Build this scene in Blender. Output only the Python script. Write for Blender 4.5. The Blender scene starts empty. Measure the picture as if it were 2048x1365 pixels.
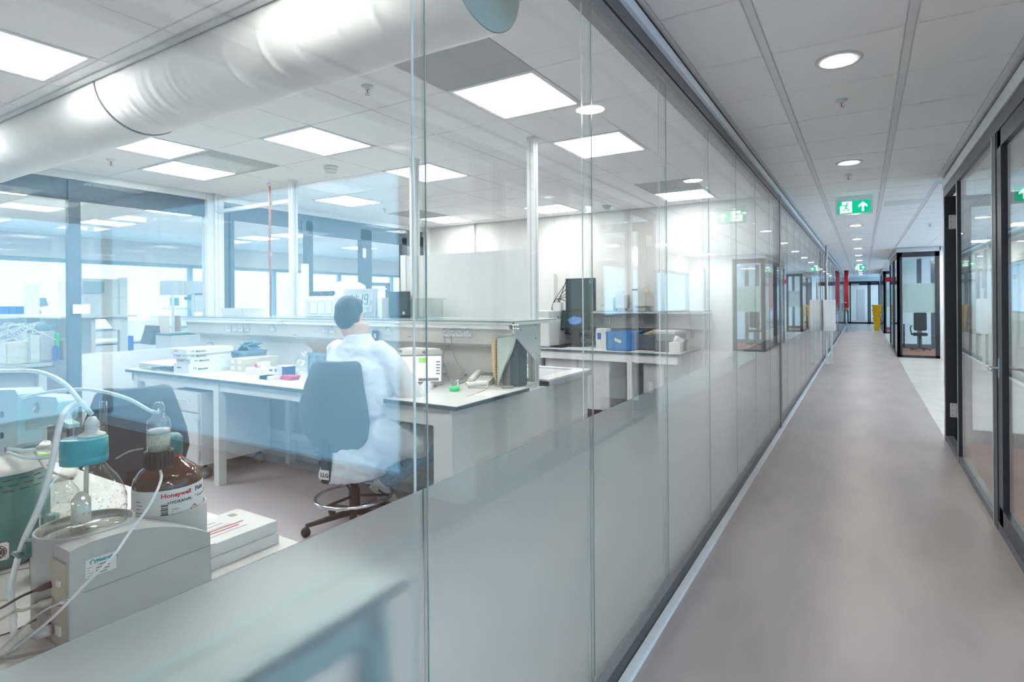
import bpy, bmesh, math, random
from mathutils import Vector, Matrix
random.seed(7)
D = bpy.data
COL = bpy.context.scene.collection
SC = bpy.context.scene
# ---------------------------------------------------------------- camera
F, CX, CY, ROLL, YAW, EYE, C = 1100.0, 1098.6, 601.8, .007, .5185, 1.44, 2.657
fwd = Vector((-math.sin(YAW), math.cos(YAW), 0)); rgt = Vector((math.cos(YAW), math.sin(YAW), 0)); upv = Vector((0, 0, 1))
cr, sr = math.cos(ROLL), math.sin(ROLL)
R_ = rgt * cr - upv * sr; U_ = rgt * sr + upv * cr
cam = D.cameras.new('camera'); cam.sensor_width = 36; cam.sensor_fit = 'HORIZONTAL'
cam.lens = 36 * F / 2048; cam.shift_x = -(CX - 1024) / 2048; cam.shift_y = (CY - 682.5) / 2048
cam.clip_start = .05; cam.clip_end = 200
co = D.objects.new('camera', cam); COL.objects.link(co)
m = Matrix.Identity(4)
for i, v in enumerate((R_, U_, -fwd)):
    m[0][i], m[1][i], m[2][i] = v
m[2][3] = EYE
co.matrix_world = m
SC.camera = co
# ---------------------------------------------------------------- world, exposure
w = D.worlds.new('sky'); SC.world = w; w.use_nodes = True
bg = w.node_tree.nodes['Background']; bg.inputs[0].default_value = (.36, .68, 1.0, 1); bg.inputs[1].default_value = 1.75
SC.view_settings.view_transform = 'Standard'; SC.view_settings.look = 'None'
SC.view_settings.exposure = 1.0; SC.view_settings.gamma = 1; SC.view_settings.use_curve_mapping = False
PANEL_E, DOWN_E = 12.0, 52.0
# ---------------------------------------------------------------- pixel -> place helpers
def _ray(px, py):
    a, b = px - CX, py - CY
    return fwd * F + rgt * (a * cr - b * sr) - upv * (a * sr + b * cr)
def _on(px, py, ax, v):
    r = _ray(px, py); o = Vector((0, 0, EYE)); return o + r * ((v - o[ax]) / r[ax])
def at_x(px, py, x): return _on(px, py, 0, x)
def at_y(px, py, y): return _on(px, py, 1, y)
def at_z(px, py, z): return _on(px, py, 2, z)
# ---------------------------------------------------------------- materials
def mat(name, col, rough=.5, metal=0., emit=0., noise=0., scale=20., bump=0., alpha=None, spec=.5, col2=None, trans=0., ior=1.45, stretch=None):
    mt = D.materials.new(name); mt.use_nodes = True; nt = mt.node_tree; b = nt.nodes['Principled BSDF']
    b.inputs['Base Color'].default_value = (*col, 1); b.inputs['Roughness'].default_value = rough; b.inputs['Metallic'].default_value = metal
    b.inputs['Specular IOR Level'].default_value = spec; b.inputs['IOR'].default_value = ior
    if trans: b.inputs['Transmission Weight'].default_value = trans
    if emit: b.inputs['Emission Color'].default_value = (*col, 1); b.inputs['Emission Strength'].default_value = emit
    if noise or bump:
        tc = nt.nodes.new('ShaderNodeTexCoord'); n = nt.nodes.new('ShaderNodeTexNoise'); n.inputs['Scale'].default_value = scale; n.inputs['Detail'].default_value = 6
        src = tc.outputs['Object']
        if stretch:
            mp = nt.nodes.new('ShaderNodeMapping'); mp.inputs['Scale'].default_value = stretch; nt.links.new(src, mp.inputs[0]); src = mp.outputs[0]
        nt.links.new(src, n.inputs['Vector'])
        if noise:
            r = nt.nodes.new('ShaderNodeValToRGB'); r.color_ramp.elements[0].position = .35; r.color_ramp.elements[1].position = .65
            c2 = col2 or tuple(min(1, c * (1 + noise)) for c in col); c1 = tuple(c * (1 - noise) for c in col) if not col2 else col
            r.color_ramp.elements[0].color = (*c1, 1); r.color_ramp.elements[1].color = (*c2, 1)
            nt.links.new(n.outputs[0], r.inputs[0]); nt.links.new(r.outputs[0], b.inputs['Base Color'])
        if bump:
            bp = nt.nodes.new('ShaderNodeBump'); bp.inputs['Strength'].default_value = bump; bp.inputs['Distance'].default_value = .002
            nt.links.new(n.outputs[0], bp.inputs['Height']); nt.links.new(bp.outputs[0], b.inputs['Normal'])
    return mt
def glassmat(name, tint=(.95, .975, .965), f0=.05, rough=0., gain=.95):
    """thin architectural pane: see-through, mirror-like with a Schlick falloff"""
    mt = D.materials.new(name); mt.use_nodes = True; nt = mt.node_tree; nt.nodes.clear()
    o = nt.nodes.new('ShaderNodeOutputMaterial'); mx = nt.nodes.new('ShaderNodeMixShader')
    t = nt.nodes.new('ShaderNodeBsdfTransparent'); t.inputs[0].default_value = (*tint, 1)
    g = nt.nodes.new('ShaderNodeBsdfGlossy'); g.inputs['Roughness'].default_value = rough; g.inputs[0].default_value = (1, 1, 1, 1)
    lw = nt.nodes.new('ShaderNodeLayerWeight'); lw.inputs[0].default_value = .5
    p = nt.nodes.new('ShaderNodeMath'); p.operation = 'POWER'; p.inputs[1].default_value = 5
    ml = nt.nodes.new('ShaderNodeMath'); ml.operation = 'MULTIPLY_ADD'; ml.inputs[1].default_value = gain - f0; ml.inputs[2].default_value = f0
    nt.links.new(lw.outputs['Facing'], p.inputs[0]); nt.links.new(p.outputs[0], ml.inputs[0]); nt.links.new(ml.outputs[0], mx.inputs[0])
    nt.links.new(t.outputs[0], mx.inputs[1]); nt.links.new(g.outputs[0], mx.inputs[2]); nt.links.new(mx.outputs[0], o.inputs[0])
    return mt
def filmmat(name, col, clear=.5, rough=.35, gloss=.06):
    """matt privacy film: part diffuse/translucent, part blurred see-through"""
    mt = D.materials.new(name); mt.use_nodes = True; nt = mt.node_tree; nt.nodes.clear()
    o = nt.nodes.new('ShaderNodeOutputMaterial')
    df = nt.nodes.new('ShaderNodeBsdfDiffuse'); df.inputs[0].default_value = (*col, 1)
    tl = nt.nodes.new('ShaderNodeBsdfTranslucent'); tl.inputs[0].default_value = (*col, 1)
    rf = nt.nodes.new('ShaderNodeBsdfRefraction'); rf.inputs[0].default_value = (*col, 1); rf.inputs['Roughness'].default_value = rough; rf.inputs['IOR'].default_value = 1.35
    a = nt.nodes.new('ShaderNodeMixShader'); a.inputs[0].default_value = .5
    b = nt.nodes.new('ShaderNodeMixShader'); b.inputs[0].default_value = clear
    nt.links.new(df.outputs[0], a.inputs[1]); nt.links.new(tl.outputs[0], a.inputs[2])
    nt.links.new(a.outputs[0], b.inputs[1]); nt.links.new(rf.outputs[0], b.inputs[2]); nt.links.new(b.outputs[0], o.inputs[0])
    return mt
M = dict(
 tile=mat('ceiling_tile', (.92, .92, .92), .9, noise=.03, scale=180, bump=.15),
 grid=mat('grid_metal', (.74, .75, .76), .5, noise=.01),
 gridband=mat('grid_band', (.78, .79, .80), .5, noise=.01),
 vent=mat('vent_grey', (.47, .49, .49), .8, noise=.15, scale=600),
 wall=mat('wall_paint', (.74, .73, .71), .85, noise=.015, scale=8, bump=.05),
 white=mat('white_laminate', (.66, .67, .675), .4, noise=.01, scale=15),
 whitem=mat('white_metal', (.70, .71, .71), .35, noise=.01),
 cream=mat('cream_panel', (.66, .645, .61), .5, noise=.01),
 dark=mat('dark_frame', (.035, .038, .048), .35, noise=.08, scale=30),
 darkg=mat('dark_grey_rail', (.11, .11, .125), .35, noise=.05, scale=30),
 taupe=mat('taupe_rail', (.22, .215, .215), .4, noise=.05, scale=30),
 black=mat('black_plastic', (.018, .018, .022), .45, noise=.1),
 alu=mat('aluminium', (.62, .64, .66), .28, .9, noise=.03, scale=60),
 chrome=mat('chrome', (.75, .76, .78), .12, 1., noise=.02),
 steel=mat('brushed_steel', (.45, .46, .48), .3, .9, noise=.05, scale=80, stretch=(1, 1, 30)),
 bench=mat('bench_top', (.60, .60, .585), .3, noise=.02, scale=12),
 bedge=mat('bench_edge', (.08, .115, .15), .5, noise=.1),
 floorc=mat('corridor_lino', (.37, .315, .305), .38, noise=.10, scale=2.2, bump=.04, stretch=(1.5, .6, 1)),
 floorl=mat('lab_lino', (.47, .445, .475), .5, noise=.16, scale=260, bump=.05),
 floorx=mat('cream_lino', (.60, .57, .52), .25, noise=.06, scale=2.5, stretch=(1, 2, 1)),
 carpet=mat('orange_carpet', (.36, .115, .055), .95, noise=.35, scale=350, bump=.5),
 skirt=mat('silver_skirting', (.82, .86, .90), .3, .0, noise=.02),
 emit=mat('led_diffuser', (1, .985, .96), .5, emit=PANEL_E, noise=0),
 down=mat('downlight_lens', (1, .97, .92), .5, emit=DOWN_E),
 duct=mat('duct_fabric', (.84, .83, .80), .75, noise=.03, scale=5, bump=.3),
 ductend=mat('duct_end_fabric', (.58, .72, .71), .8, noise=.05, scale=200),
 glass=glassmat('window_glass', f0=.035),
 glass2=glassmat('lab_front_glass', (.935, .965, .96), f0=.075, gain=.92),
 gedge=mat('glass_edge', (.30, .37, .38), .15, noise=.05),
 joint=mat('joint_profile', (.85, .90, .92), .15, .2, noise=.02),
 film=filmmat('frosted_film', (.86, .90, .915), .84, .42), tealrail=mat('teal_rail', (.30, .62, .67), .5, noise=.03),
 film2=filmmat('frosted_band', (.70, .77, .75), .25, .5),
 green=mat('sign_green', (.0, .42, .22), .5, emit=.55, noise=0),
 signw=mat('sign_white', (.95, 1, .97), .5, emit=.75),
 red=mat('red_paint', (.55, .02, .025), .35, noise=.05), yellow=mat('yellow_plastic', (.75, .42, .01), .5, noise=.05),
 copper=mat('copper_pipe', (.42, .19, .10), .35, .7, noise=.1),
 blue=mat('blue_crate', (.03, .20, .52), .45, noise=.05), grey=mat('grey_crate', (.16, .19, .22), .5, noise=.05),
 bgrey=mat('bluegrey_crate', (.20, .33, .42), .5, noise=.05), lgrey=mat('light_grey_plastic', (.50, .51, .53), .5, noise=.03),
 card=mat('cardboard', (.42, .29, .18), .85, noise=.08, scale=40), cardl=mat('grey_cardboard', (.55, .50, .43), .85, noise=.05),
 paper=mat('paper', (.68, .68, .675), .8, noise=.02), navy=mat('navy_print', (.02, .06, .22), .5, noise=.05),
 pink=mat('pink_plastic', (.65, .06, .16), .5, noise=.05), bluep=mat('blue_plastic', (.02, .10, .55), .4, noise=.05),
 teal=mat('teal_plastic', (.01, .34, .42), .35, noise=.04), tealp=mat('teal_paint', (.012, .17, .17), .35, noise=.06),
 instr=mat('instrument_grey', (.40, .43, .425), .45, noise=.02), instry=mat('instrument_rear', (.46, .43, .34), .5, noise=.03),
 offw=mat('offwhite_plastic', (.74, .73, .68), .4, noise=.03),
 lab_b=mat('pale_blue_plastic', (.50, .70, .74), .35, noise=.02),
 tube=mat('pale_tube', (.66, .80, .80), .25, noise=.03, spec=.6), tubew=mat('white_tube', (.72, .74, .75), .3, noise=.03),
 cgrey=mat('grey_cable', (.28, .28, .28), .5, noise=.05), cbeige=mat('beige_cable', (.52, .50, .42), .5, noise=.05), cblack=mat('black_cable', (.02, .02, .025), .5, noise=.05),
 bglass=glassmat('bottle_glass', (.93, .95, .93), f0=.08), cglass=glassmat('clear_plastic', (.90, .93, .93), f0=.10, rough=.08),
 amber=mat('amber_glass', (.075, .028, .015), .06, noise=.1, spec=.8), ambd=mat('amber_dark', (.03, .012, .01), .1, noise=.1),
 granule=mat('granules', (.62, .66, .55), .8, noise=.5, scale=900), orange=mat('orange_print', (.85, .12, .05), .6, noise=.03),
 chairf=mat('chair_fabric', (.055, .062, .075), .8, noise=.15, scale=700, bump=.2),
 coat=mat('lab_coat', (.62, .645, .69), .8, noise=.02, scale=60, bump=.15), skin=mat('skin', (.62, .38, .28), .5, noise=.06),
 hair=mat('black_hair', (.014, .013, .016), .5, noise=.3, scale=120, bump=.5, stretch=(4, 4, 1)), jeans=mat('blue_jeans', (.22, .34, .47), .85, noise=.18, scale=90, bump=.4),
 shoe=mat('white_shoe', (.74, .74, .71), .5, noise=.03), lcd=mat('lcd', (.36, .44, .45), .25, noise=.02), lcdd=mat('lcd_digits', (.05, .06, .07), .5, noise=0),
 screen=mat('screen_white', (.72, .78, .80), .2, emit=.45, noise=.02), scrd=mat('screen_dark', (.05, .075, .085), .15, noise=.1),
 scrb=mat('screen_blue', (.08, .18, .42), .4, emit=.35, noise=.3, scale=60), lime=mat('lime', (.30, .62, .12), .5, emit=.3, noise=.1),
 gcap=mat('green_cap', (.03, .62, .20), .4, noise=.05), tan=mat('notebook_tan', (.62, .45, .24), .6, noise=.04), folder=mat('folder_pale', (.62, .68, .62), .5, noise=.03),
 text=mat('print_dark', (.05, .05, .06), .7, noise=0), textr=mat('print_red', (.62, .02, .06), .7), textt=mat('print_teal', (.0, .30, .32), .7),
 facade=mat('facade_frame', (.30, .42, .48), .5, noise=.03),
 bark=mat('outside_ground', (.40, .45, .42), .9, noise=.2, scale=.5), outw=mat('outside_wall', (.75, .76, .78), .9, noise=.1, scale=.6),
)
# ---------------------------------------------------------------- mesh builder
ORG = {}
class MB:
    def __init__(s): s.v = []; s.f = []; s.sm = []
    def add(s, vs, fs, smooth=False):
        b = len(s.v); s.v += [Vector(v) for v in vs]; s.f += [[b + i for i in f] for f in fs]; s.sm += [smooth] * len(fs); return s
    def box(s, x0, x1, y0, y1, z0, z1, M4=None, ch=0.):
        x0, x1 = sorted((x0, x1)); y0, y1 = sorted((y0, y1)); z0, z1 = sorted((z0, z1))
        bm = bmesh.new(); bmesh.ops.create_cube(bm, size=1)
        for v in bm.verts: v.co = Vector(((x0 + x1) / 2 + v.co.x * (x1 - x0), (y0 + y1) / 2 + v.co.y * (y1 - y0), (z0 + z1) / 2 + v.co.z * (z1 - z0)))
        if ch: 
            ch = min(ch, .45 * min(x1 - x0, y1 - y0, z1 - z0)); bmesh.ops.bevel(bm, geom=bm.edges[:], offset=ch, segments=2, affect='EDGES')
        if M4 is not None: bmesh.ops.transform(bm, matrix=M4, verts=bm.verts)
        bm.verts.index_update(); s.add([v.co.copy() for v in bm.verts], [[v.index for v in f.verts] for f in bm.faces]); bm.free(); return s
    def tube(s, pts, r, n=8, cap=True, closed=False):
        pts = [Vector(p) for p in pts]; N = len(pts); rs = r if isinstance(r, (list, tuple)) else [r] * N
        vs = []; fs = []; up = None
        for i, p in enumerate(pts):
            t = (pts[(i + 1) % N] - pts[i - 1]) if closed else (pts[min(i + 1, N - 1)] - pts[max(i - 1, 0)])
            t.normalize()
            if up is None: up = Vector((0, 0, 1)) if abs(t.z) < .9 else Vector((1, 0, 0))
            a = t.cross(up)
            if a.length < 1e-5: a = t.cross(Vector((0, 1, 0)))
            a.normalize(); b = a.cross(t); up = b
            for k in range(n):
                an = 2 * math.pi * k / n; vs.append(p + (a * math.cos(an) + b * math.sin(an)) * rs[i])
        for i in range(N if closed else N - 1):
            j = (i + 1) % N
            for k in range(n): fs.append([i * n + k, i * n + (k + 1) % n, j * n + (k + 1) % n, j * n + k])
        if cap and not closed: fs += [list(range(n))[::-1], [(N - 1) * n + k for k in range(n)]]
        return s.add(vs, fs, True)
    def curve(s, pts, r, n=8, sub=8):
        return s.tube(smooth(pts, sub), r, n)
    def lathe(s, prof, cx, cy, n=32, M4=None, smooth=True):
        vs = []; fs = []
        for (r, z) in prof:
            for k in range(n):
                an = 2 * math.pi * k / n; vs.append(Vector((cx + r * math.cos(an), cy + r * math.sin(an), z)))
        if M4 is not None: vs = [M4 @ v for v in vs]
        for i in range(len(prof) - 1):
            for k in range(n): fs.append([i * n + k, i * n + (k + 1) % n, (i + 1) * n + (k + 1) % n, (i + 1) * n + k])
        if prof[0][0] > 1e-4: fs.append(list(range(n))[::-1])
        if prof[-1][0] > 1e-4: fs.append([(len(prof) - 1) * n + k for k in range(n)])
        return s.add(vs, fs, smooth)
    def prism(s, poly, vec, smooth=False):
        vec = Vector(vec); poly = [Vector(p) for p in poly]; n = len(poly)
        vs = poly + [p + vec for p in poly]
        return s.add(vs, [list(range(n))[::-1], [n + i for i in range(n)]] + [[i, (i + 1) % n, n + (i + 1) % n, n + i] for i in range(n)], smooth)
    def quad(s, a, b, c, d): return s.add([a, b, c, d], [[0, 1, 2, 3]])
    def sphere(s, c, r, n=16, sc=(1, 1, 1), M4=None):
        prof = [(max(1e-5, math.sin(math.pi * i / n)), -math.cos(math.pi * i / n)) for i in range(n + 1)]
        T = Matrix.Translation(Vector(c)) @ (M4 if M4 is not None else Matrix.Identity(4)) @ Matrix.Diagonal((r * sc[0], r * sc[1], r * sc[2], 1))
        return s.lathe(prof, 0, 0, n * 2 if n < 12 else 24, T)
    def build(s, name, m, parent=None, smooth_all=None, weld=False):
        me = D.meshes.new(name)
        if parent is None:
            xs = [v.x for v in s.v]; ys = [v.y for v in s.v]; zs = [v.z for v in s.v]
            o0 = Vector(((min(xs) + max(xs)) / 2, (min(ys) + max(ys)) / 2, min(zs)))
        else: o0 = ORG[parent.name]
        me.from_pydata([tuple(v - o0) for v in s.v], [], s.f)
        me.polygons.foreach_set('use_smooth', s.sm if smooth_all is None else [smooth_all] * len(s.f))
        me.update()
        bm = bmesh.new(); bm.from_mesh(me)
        if weld: bmesh.ops.remove_doubles(bm, verts=bm.verts, dist=1e-4)
        bmesh.ops.recalc_face_normals(bm, faces=bm.faces); bm.to_mesh(me); bm.free()
        me.materials.append(m)
        o = D.objects.new(name, me); COL.objects.link(o); ORG[o.name] = o0
        if parent is None: o.location = o0
        else: o.parent = parent
        return o
def smooth(pts, sub=8):
    pts = [Vector(p) for p in pts]; P = [pts[0]] + pts + [pts[-1]]; out = []
    for i in range(1, len(P) - 2):
        for k in range(sub):
            t = k / sub; a, b, c, d = P[i - 1], P[i], P[i + 1], P[i + 2]
            out.append(.5 * ((2 * b) + (c - a) * t + (2 * a - 5 * b + 4 * c - d) * t * t + (3 * b - a - 3 * c + d) * t ** 3))
    out.append(pts[-1]); return out
def tag(o, label=None, cat=None, group=None, kind=None):
    if label: o['label'] = label
    if cat: o['category'] = cat
    if group: o['group'] = group
    if kind: o['kind'] = kind
    return o
def thing(name, label, cat, base, group=None):
    o = D.objects.new(name, None); COL.objects.link(o); o.location = Vector(base); o.empty_display_size = .05; ORG[o.name] = Vector(base)
    return tag(o, label, cat, group)
def struct(o, label=None): return tag(o, label, kind='structure')
def bx(name, m, x0, x1, y0, y1, z0, z1, parent=None, ch=0.): return MB().box(x0, x1, y0, y1, z0, z1, ch=ch).build(name, m, parent)
def dup(root, d, label=None):
    """copy a thing, its parts and their sub-parts, moved by d"""
    def cp(o, par):
        c = o.copy(); COL.objects.link(c); c.parent = par
        ORG[c.name] = ORG.get(o.name, Vector())
        for ch in [x for x in kids.get(o.name, [])]: cp(ch, c)
        return c
    kids = {}
    for x in COL.objects:
        if x.parent: kids.setdefault(x.parent.name, []).append(x)
    c = cp(root, None); c.location = root.location + Vector(d)
    if label: c['label'] = label
    return c
def text(name, s, size, origin, xdir, updir, m, parent, align='LEFT', bold=.0, depth=.0004):
    cu = D.curves.new(name + '_font', 'FONT'); cu.body = s; cu.size = size; cu.align_x = align; cu.extrude = depth; cu.offset = bold; cu.resolution_u = 2
    to = D.objects.new(name + '_tmp', cu); COL.objects.link(to)
    bpy.context.view_layer.update()
    me = D.meshes.new_from_object(to.evaluated_get(bpy.context.evaluated_depsgraph_get()))
    D.objects.remove(to); D.curves.remove(cu)
    xd = Vector(xdir).normalized(); ud = Vector(updir).normalized(); nd = xd.cross(ud)
    T = Matrix((( xd.x, ud.x, nd.x, origin[0]), (xd.y, ud.y, nd.y, origin[1]), (xd.z, ud.z, nd.z, origin[2]), (0, 0, 0, 1)))
    me.transform(Matrix.Translation(-ORG[parent.name]) @ T)
    me.materials.clear(); me.materials.append(m); me.name = name
    o = D.objects.new(name, me); COL.objects.link(o); ORG[o.name] = ORG[parent.name]; o.parent = parent
    return o
# ================================================================ structure
XL, XR, XP, YF = -.80, .72, -6.32, 6.93      # lab glass, right wall, back partition, lab far wall
YE = 36.0
# floors
f = struct(bx('floor', M['floorc'], -.82, .72, -6, 44, -.1, 0), 'grey taupe linoleum floor of the corridor')
struct(bx('floor', M['floorl'], -12.5, -.82, -3.2, 44, -.1, -.0005), 'speckled lilac grey linoleum floor of the laboratory')
struct(bx('floor', M['carpet'], .72, 6.5, -6, 3.1, -.1, -.0005), 'orange carpet floor of the near room on the right')
struct(bx('floor', M['carpet'], .72, 1.5, 3.1, 6.85, -.1, -.0005), 'orange carpet strip inside the right hand doors')
struct(bx('wall_sky_screen', M['wall'], 1.45, 1.55, 3.14, 6.85, 0, C), 'added pale wall inside the right hand doors, screening the bright outdoors')  # wall added to keep the bright outdoors behind it out of direct view
struct(bx('floor', M['floorx'], .72, 2.9, 6.85, 44, -.1, -.001), 'pale cream linoleum floor of the open bay')
# ceiling with tiles
ceil = struct(bx('ceiling', M['grid'], -12.5, 1.55, -6, 44, C + .005, C + .12), 'white suspended tile ceiling')
LX, LY, T = -1.494, 2.471, .6
lights = [(0, 0), (-3, 0), (-5, -1), (-6, 0), (-3, 2), (0, 2), (-6, 3), (0, 6), (-3, 6), (-6, 6), (-3, -3), (0, -3), (-6, -3), (-7.0001, 6)][:13]  # both side panels of the near row are unseen, added for lighting
vents = [(0, -1), (-5, 0), (0, 5), (-6, 5)]
struct(bx('ceiling_slab', M['grid'], 1.55, 6.5, -6, 3.15, C + .005, C + .12, ceil)); struct(bx('ceiling_slab', M['grid'], 1.55, 2.95, 6.85, 44, C + .005, C + .12, ceil))
def tile_me(w, d, name='ceiling_tile'):
    b = MB().box(-w / 2, w / 2, -d / 2, d / 2, 0, .03, ch=.0025)
    me = D.meshes.new(name); me.from_pydata([tuple(v) for v in b.v], [], b.f); me.materials.append(M['tile']); return me
tcache = {}
def tile(x0, x1, y0, y1, g=.005):
    w_, d_ = round(x1 - x0 - g, 3), round(y1 - y0 - g, 3)
    if w_ < .02 or d_ < .02: return
    if (w_, d_) not in tcache: tcache[(w_, d_)] = tile_me(w_, d_)
    o = D.objects.new('ceiling_tile', tcache[(w_, d_)]); COL.objects.link(o); o.parent = ceil
    o.location = Vector(((x0 + x1) / 2, (y0 + y1) / 2, C)) - ORG[ceil.name]
cells = []
for i in range(-8, 2):
    for j in range(-4, 8):
        x0, x1 = LX + (i - 1) * T, LX + i * T
        y0, y1 = LY + j * T, LY + (j + 1) * T
        x0, x1 = max(x0, XP), min(x1, -.80); y1 = min(y1, YF)
        if x1 - x0 < .03 or y1 - y0 < .03: continue
        if (i, j) in lights or (i, j) in vents: continue
        if y0 > 1.36 and y1 < 1.84: continue
        tile(x0, x1, y0, y1)
# corridor tiles: wide bands along Y at x=-.407+-.015 and .193
XG = [(-.765, -.425), (-.389, .175), (.211, .66)]
YG0 = 2.325
cl = [(-.1 , 3.15 + 2.42 * k) for k in range(14)]
bands = MB()
for xb in (-.407, .193): bands.box(xb - .016, xb + .016, -2, YE, C - .001, C + .02)
bands.box(-.79, -.767, -2, YE, C - .001, C + .02); bands.box(.662, .70, -2, 6.8, C - .001, C + .02)
bands.build('grid_band', M['gridband'], ceil)
nrow = 0
for j in range(-4, 50):
    y0 = YG0 + j * .6; y1 = y0 + .6
    for x0, x1 in XG:
        if y0 < 26.5: tile(x0, x1, y0, y1, .008)
    if y0 > 6.8 and y0 < 15: tile(.70, 1.30, y0, y1, .008); tile(1.30, 1.90, y0, y1, .008); tile(1.90, 2.5, y0, y1, .008)
far = MB()
for j in range(41, 57):
    for x0, x1 in XG: far.box(x0, x1, YG0 + j * .6 + .004, YG0 + (j + 1) * .6 - .004, C, C + .02)
tag(far.build('ceiling_tile_run', M['tile'], ceil), kind='stuff')
far = MB()
for i in range(-18, -8):
    for j in range(-4, 14):
        far.box(XP + (i + 8) * T + .003 - .1, XP + (i + 9) * T - .003 - .1, LY + j * T + .003, LY + (j + 1) * T - .003, C, C + .02)
for i in range(0, 9):
    for j in range(-12, 8):
        if i > 0 and LY + j * T + .095 > 3.12: continue
        far.box(.75 + i * T, .75 + i * T + .595, LY + j * T - .5, LY + j * T + .095, C, C + .02)
for i in range(-8, 2):
    for j in range(8, 46): far.box(max(XP, LX + (i - 1) * T), min(-.85, LX + i * T) - .005, LY + j * T + .1, LY + j * T + .695, C, C + .02)
tag(far.build('ceiling_tile_run', M['tile'], ceil), kind='stuff')
for (i, j) in vents:
    x0, x1 = LX + (i - 1) * T, LX + i * T; y0 = LY + j * T
    b = MB().box(x0 + .004, x1 - .004, y0 + .004, y0 + T - .004, C, C + .02)
    struct(b.build('vent_tile', M['vent'], ceil))
struct(bx('vent_tile', M['gridband'], .24, .66, 8.1, 8.5, C - .002, C + .01, ceil))
# walls
struct(bx('wall_far', M['wall'], -6.45, -.86, YF, YF + .12, 0, C), 'white painted far wall of the laboratory')
for k, y in enumerate((13.9, 21, 28.5)):
    struct(bx('wall_cross', M['wall'], -6.4, -.86, y, y + .12, 0, C), 'white cross wall between further laboratories')
struct(bx('wall_behind_lab', M['wall'], -12.5, -.82, -3.3, -3.2, 0, C), 'white wall behind the near laboratory bench')
struct(bx('wall_behind_corridor', M['wall'], -.82, .74, -6.1, -6, 0, C), 'white end wall behind the viewer')
struct(bx('wall_behind_room', M['wall'], .74, 6.5, -6.1, -6, 0, C), 'white rear wall of the right room')
struct(bx('wall_lab_end', M['wall'], -12.5, -6.45, 14, 14.1, 0, C), 'white end wall of the second laboratory')
struct(bx('wall_lab_side', M['wall'], -6.45, -6.35, YF + .12, 44, 0, C), 'white side wall behind further laboratories')
# facade left: windows
def facade(x, y0, y1, n, zs=.92, zt=2.25, t=.15, base='window_9'):
    b = MB().box(x - t / 2, x + t / 2, y0, y1, 0, zs).box(x - t / 2, x + t / 2, y0, y1, zt, C + .02)
    wl = struct(b.build('wall_facade', M['wall']), 'white facade wall with a band of windows')
    fr = MB()
    for k in range(n + 1):
        y = y0 + (y1 - y0) * k / n; fr.box(x - .05, x + .05, y - .035, y + .035, zs, zt)
    fr.box(x - .05, x + .05, y0, y1, zs, zs + .05).box(x - .05, x + .05, y0, y1, zt - .07, zt)
    fr.build('window_frame', M['facade'], wl)
    return wl
facade(-12.4, -3.2, 14, 9)
facade(6.4, -6, 3.15, 5, zs=.12, zt=2.45)
facade(2.85, 6.9, 15.9, 4, zs=1.1, zt=2.2)
facade(2.85, 20.5, 26.5, 3, zs=.8, zt=2.3)
# outside hints
struct(bx('ground_outside', M['bark'], -60, -12.6, -20, 40, -6.2, -6), 'pale ground far below the windows')
# ---------------- glass wall left of the corridor (window_1)
def glass_wall(name, X, ys, z0, z1, mat_, label, film_z=None, t=.012, joint=True):
    root = thing(name, None, None, (X, ys[0], 0)); tag(root, label, kind='structure')
    for a, b in zip(ys[:-1], ys[1:]):
        bx('pane', mat_, X - t / 2, X + t / 2, a + .0014, b - .0014, z0, z1, root)
        if film_z: bx('frosted_film', M['film'], X - t / 2 - .003, X - t / 2 - .001, a + .002, b - .002, z0, film_z, root)
    if joint:
        for y in ys[1:-1]:
            bx('pane_edge', M['gedge'], X + t / 2 - .002, X + t / 2 + .0008, y - .0013, y + .0013, z0, z1, root)
            MB().box(X - .031, X - .029, y - .003, y + .003, z0, z1).build('joint_profile', M['joint'], root)
    return root
ysA = [.873 + .813 * k for k in range(-6, 7)] + [6.50]
gw = glass_wall('window_1', XL, ysA, .14, 2.46, M['glass2'], 'frameless glass wall between corridor and laboratory with frosted lower half', film_z=1.045)
def rails(name, y0, y1, label):
    r = thing(name, None, None, (XL, y0, 0)); tag(r, label, kind='structure')
    bx('skirting_strip', M['skirt'], -.80, -.765, y0, y1, 0, .022, r)
    bx('base_rail', M['dark'], -.86, -.802, y0, y1, 0, .09, r)
    bx('base_rail_upper', M['taupe'], -.86, -.796, y0, y1, .09, .143, r)
    bx('head_rail_lower', M['taupe'], -.86, -.797, y0, y1, 2.455, 2.505, r)
    bx('head_rail', M['darkg'], -.86, -.793, y0, y1, 2.512, 2.57, r); bx('head_rail_cap', M['lgrey'], -.86, -.791, y0, y1, 2.57, 2.59, r)
    bx('shadow_groove', M['black'], -.85, -.80, y0, y1, 2.503, 2.513, r)
    bx('ceiling_trim', M['skirt'], -.86, -.785, y0, y1, 2.59, 2.636, r)
    bx('ceiling_gap', M['black'], -.86, -.792, y0, y1, 2.636, C + .004, r)
rails('trim_1', -5.9, YE, 'dark rails and pale trim along the top and foot of the glass wall')
struct(bx('trim_2', M['darkg'], -.86, -.79, 6.50, 6.62, .0, 2.59), 'dark grey mullion between two glass fronts')
struct(bx('trim_3', M['dark'], -.86, -.80, 6.62, 7.12, .14, 2.5), 'dark wall end panel of the glass front') if False else None
ysB = [6.62, 7.2] + [7.2 + .82 * k for k in range(1, 9)]
glass_wall('window_2', XL, ysB, .14, 2.46, M['glass2'], 'second frameless glass front further along the corridor', film_z=1.045)
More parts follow.
